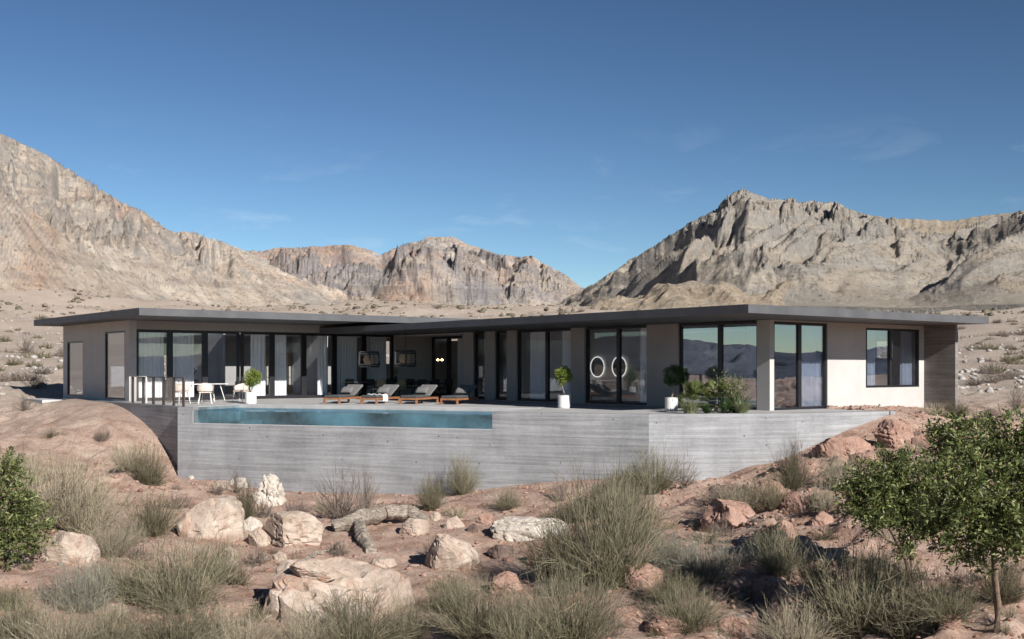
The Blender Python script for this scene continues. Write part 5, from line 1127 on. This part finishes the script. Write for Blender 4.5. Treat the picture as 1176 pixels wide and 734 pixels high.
S = [
 (62, 604, 105, 96, 'straw', 'tall pale broom bush on the left slope, right of the leafy bush'),
 (95, 612, 80, 80, 'straw', 'pale broom bush leaning right on the left slope'),
 (30, 560, 60, 50, 'straw', 'pale bush highest on the left slope, above the leafy bush'),
 (148, 541, 42, 40, 'straw', 'small straw bush against the shaded side wall'),
 (172, 558, 40, 52, 'dark', 'olive bush standing by the corner of the concrete wall'),
 (175, 616, 62, 56, 'dark', 'dark spiky bush in the middle of the left slope'),
 (118, 505, 26, 16, 'low', 'low dry tuft near the top of the left mound'),
 (92, 700, 95, 62, 'blue', 'greyish brush in front of the rounded pale boulder'),
 (205, 700, 120, 88, 'broom', 'wide green broom below the broad tan boulder'),
 (150, 690, 80, 60, 'broom', 'green broom between the grey brush and the wide green broom'),
 (20, 738, 95, 62, 'broom', 'broom cut by the bottom left corner of the picture'),
 (72, 748, 80, 60, 'straw', 'straw bush at the bottom edge near the left corner'),
 (130, 745, 85, 60, 'broom', 'green broom at the bottom edge, second from the left corner'),
 (205, 752, 110, 70, 'broom', 'broad green broom at the bottom edge below the tan boulder'),
 (275, 750, 90, 58, 'straw', 'yellowish bush at the bottom edge left of the cream slab'),
 (250, 668, 60, 60, 'broom', 'thin green broom reaching up before the broad tan boulder'),
 (123, 640, 60, 50, 'straw', 'sparse straw bush between the grey boulder and the dark spiky bush'),
 (150, 625, 50, 34, 'low', 'low dry brush left of the dark spiky bush'),
 (281, 598, 34, 46, 'dark', 'dark twiggy bush left of the knobbly white rock'),
 (272, 566, 26, 30, 'twiggy', 'bare twigs against the wall behind the small white rock'),
 (392, 597, 78, 62, 'twiggy', 'large bare twiggy bush against the pool wall'),
 (420, 592, 40, 58, 'twiggy', 'thin bare bush with tall twigs right of the large bare bush'),
 (340, 592, 40, 26, 'low', 'low dry brush beside the knobbly white rock'),
 (374, 590, 40, 22, 'low', 'low dry brush behind the weathered log'),
 (495, 587, 36, 44, 'dark', 'dark yellow tipped bush at the right end of the weathered log'),
 (531, 568, 40, 50, 'broom', 'upright green bush against the pool wall'),
 (583, 584, 38, 28, 'broom', 'small round green bush on the open sand below the wall'),
 (643, 576, 36, 34, 'twiggy', 'thin sparse bush below the wall left of the big broom'),
 (405, 742, 130, 66, 'broom', 'wide green broom in front of the largest cream slab'),
 (352, 745, 60, 50, 'straw', 'straw coloured tuft at the left foot of the largest cream slab'),
 (470, 735, 60, 54, 'broom', 'green broom between the cream slab and the grassy patch'),
 (545, 732, 115, 74, 'broom', 'broad green grassy bush at the bottom centre'),
 (520, 700, 70, 50, 'broom', 'soft green bush behind the broad grassy bush at the bottom centre'),
 (600, 745, 80, 70, 'broom', 'green broom at the bottom edge left of the biggest broom'),
 (655, 742, 130, 110, 'broom', 'dense green broom at the bottom, before the biggest broom'),
 (692, 672, 140, 140, 'broom', 'biggest and tallest green broom in the middle right'),
 (640, 665, 90, 80, 'broom', 'green broom right of the long white slab'),
 (725, 625, 90, 76, 'broom', 'green broom behind the biggest broom, at its right'),
 (705, 590, 70, 50, 'broom', 'green broom higher up behind the biggest broom'),
 (672, 598, 56, 42, 'dark', 'olive bush left behind the biggest broom'),
 (750, 566, 62, 58, 'broom', 'tall thin bush before the corner of the concrete wall'),
 (786, 560, 44, 42, 'twiggy', 'bare thin bush right of the wall corner'),
 (722, 565, 50, 34, 'dark', 'low olive bush under the wall corner'),
 (812, 668, 105, 58, 'blue', 'bluish grey brush before the pointed pink boulder'),
 (765, 650, 60, 46, 'blue', 'bluish grey brush left of the pointed pink boulder'),
 (852, 592, 66, 44, 'straw', 'straw and green bush behind the pointed pink boulder'),
 (835, 575, 60, 26, 'low', 'low dark brush before the wall above the pointed pink boulder'),
 (886, 585, 40, 40, 'dark', 'dark bush right of the pointed pink boulder'),
 (915, 560, 58, 60, 'twiggy', 'fan shaped twiggy bush on the bank before the wall'),
 (908, 565, 40, 48, 'dark', 'dark stemmed bush within the bank beside the fan shaped bush'),
 (965, 560, 46, 42, 'straw', 'straw coloured bush on the bank right of the fan shaped bush'),
 (948, 584, 44, 36, 'low', 'low dark brush on the bank below the straw coloured bush'),
 (988, 548, 40, 34, 'twiggy', 'bare bush on the bank above the leafy trees'),
 (790, 722, 100, 62, 'broom', 'wide green broom among the pink rocks at the lower right'),
 (770, 690, 60, 40, 'dark', 'olive brush above the wide green broom among the pink rocks'),
 (895, 660, 70, 60, 'broom', 'green bush at the edge of the tree shadow'),
 (915, 742, 85, 56, 'straw', 'pale flowering bush before the sloping pink slab'),
 (850, 690, 50, 36, 'low', 'low dry brush left of the dark red slab'),
 (985, 728, 130, 118, 'broom', 'large green broom under the left leafy tree'),
 (1040, 735, 100, 90, 'broom', 'green broom between the two leafy trees'),
 (1085, 715, 90, 66, 'broom', 'green broom left of the tall tree trunk'),
 (945, 700, 70, 70, 'dark', 'dark bush in the tree shadow at the lower right'),
 (1010, 680, 70, 50, 'dark', 'dark bush right under the left leafy tree'),
 (1150, 690, 70, 46, 'dark', 'low dark bush behind the tall tree trunk'),
 (1098, 480, 36, 22, 'dark', 'olive bush at the foot of the fin wall'),
 (1072, 476, 34, 16, 'low', 'low brush at the foot of the fin wall, left of the olive bush'),
 (1128, 486, 34, 22, 'low', 'low brush on the bank right of the fin wall'),
 (1140, 440, 42, 26, 'twiggy', 'bare bush on the plain to the right of the house'),
 (1168, 470, 34, 28, 'twiggy', 'bare bush at the right edge of the picture on the plain'),
 (8, 700, 50, 30, 'dark', 'dark brush under the leafy bush at the left edge'),
 (28, 472, 26, 20, 'twiggy', 'bare bush on the plain left of the house corner'),
 (40, 446, 34, 20, 'twiggy', 'larger bare bush on the plain left of the house'),
 (30, 404, 28, 18, 'twiggy', 'bare bush further up the plain left of the house'),
]
for s_ in S: shrub(*s_)
# small dry tufts between the bigger bushes
TU = [stems_mesh('dry_tuft', 340+i, 60, 1.0, 1.3, M[('stem_straw', 'twig', 'stem_dark')[i]], 0.012, 4, 0.4, 4, wob=0.3, base=0.25, dens_tw=0.4) for i in range(3)]
k_ = 0
while k_ < 150:
    x = rs.uniform(-5, 1180); y = 560+174*rs.random() if x < 830 else 500+234*rs.random()
    dens = 0.25+0.75*float(sm(np.array([x]), 560, 760)[0])+(0.5 if x < 330 and y > 600 else 0)
    if x < 210: y = 500+234*rs.random()
    if rs.random() > dens: continue
    if y < np.interp(x, [0, 100, 204, 300, 560, 800, 866, 943, 1028, 1176], [480, 475, 556, 572, 570, 560, 545, 520, 490, 480]): continue
    X, Y, Z = hit(x, y); s0 = rs.uniform(10, 30)/F*Y*(0.7+(y-480)/500); o = bpy.data.objects.new('dry_tuft', TU[rs.randrange(3)]); COL.objects.link(o); o.location = (X, Y, Z-0.01); o.scale = (s0, s0, s0*rs.uniform(0.6, 1.0)); o.rotation_euler = (0, 0, rs.uniform(0, 6.3))
    tag(o, 'small dry tuft growing between the bushes and rocks of the slope', 'tuft', 'dry tufts on the slope'); k_ += 1
# scrub dotted over the plain behind the house: individuals where they show largest, the rest one mass
FS = [stems_mesh('scrub', 300+i, 70, 1.0, 1.5, M['stem_dark' if i % 2 else 'twig'], 0.028, 3, 0.5, 3, wob=0.3, base=0.4, dens_tw=0.4) for i in range(4)]
def visible(X, Y): 
    x = CX+F*X/Y; return x
k_ = 0; rows = []
while k_ < 210:
    Y = 56+190*rs.random()**1.3; side = rs.random()
    if side < 0.42: x = rs.uniform(-15, 100) if Y < 130 else rs.uniform(-15, 900)
    elif side < 0.75: x = rs.uniform(1085, 1190)
    else: x = rs.uniform(-15, 1190); Y = 150+110*rs.random()
    X = (x-CX)/F*Y; a, b = AB(X, Y)
    if -16 < a < 11 and -3 < b < 34: continue
    if perlin(np.array([X/14]), np.array([Y/14]), 3)[0] < rs.uniform(-0.5, 0.2): continue
    o = bpy.data.objects.new('scrub_bush', FS[rs.randrange(4)]); COL.objects.link(o); s0 = rs.uniform(0.35, 0.95)*(1+Y/400); o.location = (X, Y, gz(X, Y)-0.03); o.scale = (s0, s0, s0*0.75); o.rotation_euler = (0, 0, rs.uniform(0, 6.3))
    tag(o, 'low dry scrub bush dotted on the stony plain behind the house', 'scrub bush', 'scrub bushes on the plain behind the house'); k_ += 1
# distant scrub and stones: one mass
def scatter(name, n, seed, Y0, Y1, smin, smax, m, label, cat, tall, pwr=1.0, thr=-0.1):
    r = np.random.RandomState(seed); V0, F0 = ICO[1]; Y = Y0+(Y1-Y0)*r.random_sample(n)**pwr; x = r.uniform(-40, 1216, n); X = (x-CX)/F*Y
    k = fbm(X/22, Y/22, 3, seed) > r.uniform(thr-0.25, thr+0.25, n); a, b = AB(X, Y); k &= ~((a > -16) & (a < 11) & (b > -3) & (b < 35)); X = X[k]; Y = Y[k]; n = len(X); Z = ground_z(X, Y)
    sz = (smin+(smax-smin)*r.random_sample(n)**2.5); V = V0[None]*r.uniform(0.5, 1.3, (n, len(V0), 1))*(sz[:,None]*np.array([1, 1, tall]))[:,None,:]; V += np.stack([X, Y, Z+sz*tall*0.3], -1)[:,None,:]
    o = np_mesh(name, V.reshape(-1, 3), (F0[None]+(np.arange(n)*len(V0))[:,None,None]).reshape(-1, 3), m, False); tag(o, label, cat, None, 'stuff')
M['scrub'] = m_leaf('scrub_mass', (0.09, 0.08, 0.055), (0.15, 0.13, 0.09), (0.24, 0.20, 0.15), 0, 1.0)
scatter('distant_scrub', 5200, 5, 200, 430, 0.25, 1.0, M['scrub'], 'far off scrub speckling the plain at the foot of the mountains', 'scrub', 0.6)
scatter('stony_ground', 12000, 6, 55, 330, 0.04, 0.30, M['rock_grey'], 'countless pale stones strewn over the plain behind the house', 'stones', 0.6, 1.4, -0.2)

# ------------------------------------------------------------------ leafy trees
def leafy(loc, label, crown_lobes, trunks, n, size, seed, name='leafy_tree', m='leaf', cat='tree'):
    t = empty(name, loc, 0, label, cat); tb = MB()
    rnd = random.Random(seed)
    for pts, r0, r1 in trunks: k = len(pts); tb.tube(pts, [r0+(r1-r0)*i/(k-1) for i in range(k)], 9)
    top = Vector(trunks[0][0][-1])
    for c, r in crown_lobes:
        c = Vector(c); st = min((Vector(tr[0][-1]) for tr in trunks), key=lambda q: (q-c).length)
        for j in range(5):
            e = c+Vector((rnd.gauss(0, 1), rnd.gauss(0, 1), rnd.gauss(0, 1)))*r*0.45; mid = st.lerp(e, 0.5)+Vector((rnd.gauss(0, .06), rnd.gauss(0, .06), rnd.gauss(0, .05)))
            tb.tube([st, mid, e], [0.022, 0.014, 0.005], 5)
    tb.build('trunk', M['bark'], t, smooth=True)
    # leaves sit in sprays at the ends of many twigs, with gaps between them
    sprays = []; tot = sum(r**2.2 for _, r in crown_lobes)
    for c, r in crown_lobes:
        for j in range(int(n/26*(r**2.2)/tot)):
            d = Vector((rnd.gauss(0, 1), rnd.gauss(0, 1), rnd.gauss(0, 1))).normalized(); q = rnd.random()**0.45; p = Vector(c)+d*r*q*rnd.uniform(0.75, 1.12); sprays.append((p, (d+Vector((0, 0, 0.5))).normalized()))
    def fn(rn):
        p, d = sprays[rn.randrange(len(sprays))]; u = rn.random(); q = p+d*(u-0.5)*size*2.2+Vector((rn.gauss(0, 1), rn.gauss(0, 1), rn.gauss(0, 1)))*size*0.42
        return tuple(q), tuple(d)
    foliage('crown', n, fn, size, M[m], t, seed+1, 0.34); return t
X, Y, Z = hit(1145, 722); u = Y/F                     # metres in one pixel of the photograph at that distance
def lob(x, y, r, dy=0.0, X0=X, Z0=Z, u0=u, Y0=Y): return (((x-CX)*(Y0+dy)/F-X0, dy, EYE-(y-HZ)*(Y0+dy)/F-Z0), r*u0)
leafy((X, Y, Z), 'tall leafy green tree with a slim pale trunk at the right edge',
      [lob(1110, 520, 44), lob(1155, 510, 40, 0.3), lob(1085, 560, 42, -0.3), lob(1140, 565, 52), lob(1185, 560, 46), lob(1110, 605, 42), lob(1160, 615, 42, -0.3), lob(1075, 600, 30, 0.3), lob(1200, 520, 40), lob(1130, 640, 22), lob(1205, 610, 40, 0.4), lob(1090, 500, 26)],
      [([(0, 0, -0.1), (0.01, 0, 0.35), (-0.02, 0.02, 0.75), (-0.05, 0.0, 1.25), (-0.08, 0, 1.75)], 0.06, 0.04), ([(-0.05, 0, 1.2), (-0.35, 0.05, 1.6), (-0.6, 0.0, 2.0)], 0.04, 0.022), ([(-0.05, 0, 1.25), (0.3, 0.1, 1.7), (0.55, 0, 2.1)], 0.04, 0.022)], 25000, 0.095, 31)
X2, Y2, Z2 = hit(1046, 668); u2_ = Y2/F
def lob2(x, y, r, dy=0.0): return (((x-CX)*(Y2+dy)/F-X2, dy, EYE-(y-HZ)*(Y2+dy)/F-Z2), r*u2_)
leafy((X2, Y2, Z2), 'shorter leafy green tree with forked stems on the bank, left of the tall one',
      [lob2(1000, 550, 26), lob2(1025, 535, 26, 0.3), lob2(985, 575, 24), lob2(1030, 570, 34), lob2(1005, 590, 26, -0.3), lob2(1050, 600, 26), lob2(1055, 560, 30), lob2(972, 560, 12), lob2(1040, 630, 14)],
      [([(0, 0, -0.1), (-0.08, 0, 0.4), (-0.28, 0, 0.8), (-0.45, 0, 1.1)], 0.055, 0.03), ([(-0.03, 0, 0.15), (0.03, 0.1, 0.6), (0.02, 0, 1.1)], 0.045, 0.025)], 15000, 0.098, 47)
X3, Y3, Z3 = hit(5, 655); u3 = Y3/F
def lob3(x, y, r, dy=0.0): return (((x-CX)*(Y3+dy)/F-X3, dy, EYE-(y-HZ)*(Y3+dy)/F-Z3), r*u3)
leafy((X3, Y3, Z3), 'leafy green bush cut off by the left edge of the picture',
      [lob3(-5, 545, 34), lob3(-25, 590, 50), lob3(18, 592, 36), lob3(32, 612, 28), lob3(4, 625, 36), lob3(-40, 560, 40), lob3(12, 535, 18), lob3(20, 565, 22)],
      [([(0, 0, -0.1), (-0.1, 0, 0.4), (-0.3, 0, 0.9)], 0.05, 0.03)], 18000, 0.085, 59, name='leafy_bush', cat='bush')

# thickets out of frame to either side of the site, mirrored in the window glass
V0, F0 = ICO[2]
for sg, lab in ((1, 'dark thicket of desert trees far to the right of the house'), (-1, 'dark thicket of desert trees far to the left of the house')):
    r = np.random.RandomState(12+sg); n = 260; X = sg*r.uniform(75, 150, n); Y = r.uniform(-40, 75, n)*1.0; Z = ground_z(X, Y); sz = 0.4+0.9*r.rand(n)**2
    V = V0[None]*r.uniform(0.6, 1.25, (n, len(V0), 1))*(sz[:,None]*np.array([1.5, 1.5, 0.95]))[:,None,:]; V += np.stack([X, Y, Z+sz*0.5], -1)[:,None,:]
    o = np_mesh('thicket', V.reshape(-1, 3), (F0[None]+(np.arange(n)*len(V0))[:,None,None]).reshape(-1, 3), M['scrub'], False); tag(o, lab, 'thicket', None, 'stuff')

# broken rubble between the larger rocks and fallen twigs under the bushes: both beyond counting
V0, F0 = ICO[2]; r_ = np.random.RandomState(8); n = 3600
gx = r_.uniform(-12, 15, n); gy = 15.5+24*r_.random(n)**0.9; keep = np.abs(gx) < gy*0.49
keep &= (fbm(gx/1.8, gy/1.8, 3, 15)+0.30*sm(gx, 1, 6) > r_.uniform(0.0, 0.5, n)); keep &= dist_wall(gx, gy) > 0.3; a_, b_ = AB(gx, gy); keep &= ~in_plot(a_, b_); gx = gx[keep]; gy = gy[keep]; n = len(gx); gzv = ground_z(gx, gy)
sz = 0.03+0.11*r_.random(n)**3; sc = np.stack([sz*r_.uniform(.8, 1.6, n), sz*r_.uniform(.8, 1.6, n), sz*r_.uniform(.35, .8, n)], -1)
P_ = V0[None]*np.ones((n, 1, 1))
for k in range(7):
    nn = r_.normal(size=(n, 3)); nn /= np.linalg.norm(nn, axis=1, keepdims=True); q = np.einsum('nvk,nk->nv', P_, nn); d = q.max(1)*r_.uniform(0.45, 0.8, n); P_ = P_-np.clip(q-d[:,None], 0, None)[:,:,None]*nn[:,None,:]
VV = P_*sc[:,None,:]+np.stack([gx, gy, gzv+sz*0.1], -1)[:,None,:]
o = np_mesh('rubble', VV.reshape(-1, 3), (F0[None]+(np.arange(n)*len(V0))[:,None,None]).reshape(-1, 3), M['rock_pink'], False); tag(o, 'broken reddish rubble lying between the rocks of the slope', 'rubble', None, 'stuff')
n = 16000; gx = r_.uniform(-12, 15, n); gy = 15.5+21*r_.random(n)**0.8; keep = (np.abs(gx) < gy*0.49) & (dist_wall(gx, gy) > 0.2) & (fbm(gx/1.5, gy/1.5, 3, 25) > r_.uniform(-0.2, 0.4, n)); a_, b_ = AB(gx, gy); keep &= ~in_plot(a_, b_)
gx = gx[keep]; gy = gy[keep]; n = len(gx); gzv = ground_z(gx, gy)+0.012; an = r_.uniform(0, 6.283, n); ln = 0.04+0.16*r_.random(n)**2; tz = r_.uniform(-0.1, 0.5, n)
D = np.stack([np.cos(an), np.sin(an), tz], -1)*ln[:,None]; Sx = np.stack([-np.sin(an), np.cos(an), 0*an], -1)*0.0045; C0 = np.stack([gx, gy, gzv], -1); up = np.array([0, 0, 0.007])
VV = np.stack([C0-Sx, C0+Sx, C0+up, C0+D-Sx*0.4, C0+D+Sx*0.4, C0+D+up*0.5], 1).reshape(-1, 3); i0 = (np.arange(n)*6)[:,None]
FF = np.concatenate([i0+np.array([0, 1, 4, 3]), i0+np.array([1, 2, 5, 4]), i0+np.array([2, 0, 3, 5])])
o = np_mesh('twig_litter', VV, FF, M['stem_straw'], False); tag(o, 'dry twig litter strewn over the soil under the bushes', 'litter', None, 'stuff')

# twin wall lamp glowing inside the covered corner window
wx_, wy_, wz_ = ray_at(505, 413.5, 56.8)
t = empty('wall_lamp', (wx_, wy_, wz_), YAW, 'small twin wall lamp with two warm bulbs glowing behind the corner glass', 'wall lamp')
MB().box(-0.20, 0.20, 0.02, 0.05, -0.02, 0.02).build('bracket', M['gold'], t)
for sx in (-0.13, 0.13): MB().lathe([(0.01, -0.05), (0.05, -0.02), (0.05, 0.03), (0.01, 0.06)], 12, (sx, -0.03)).build('bulb', M['bulb'], t, smooth=True)
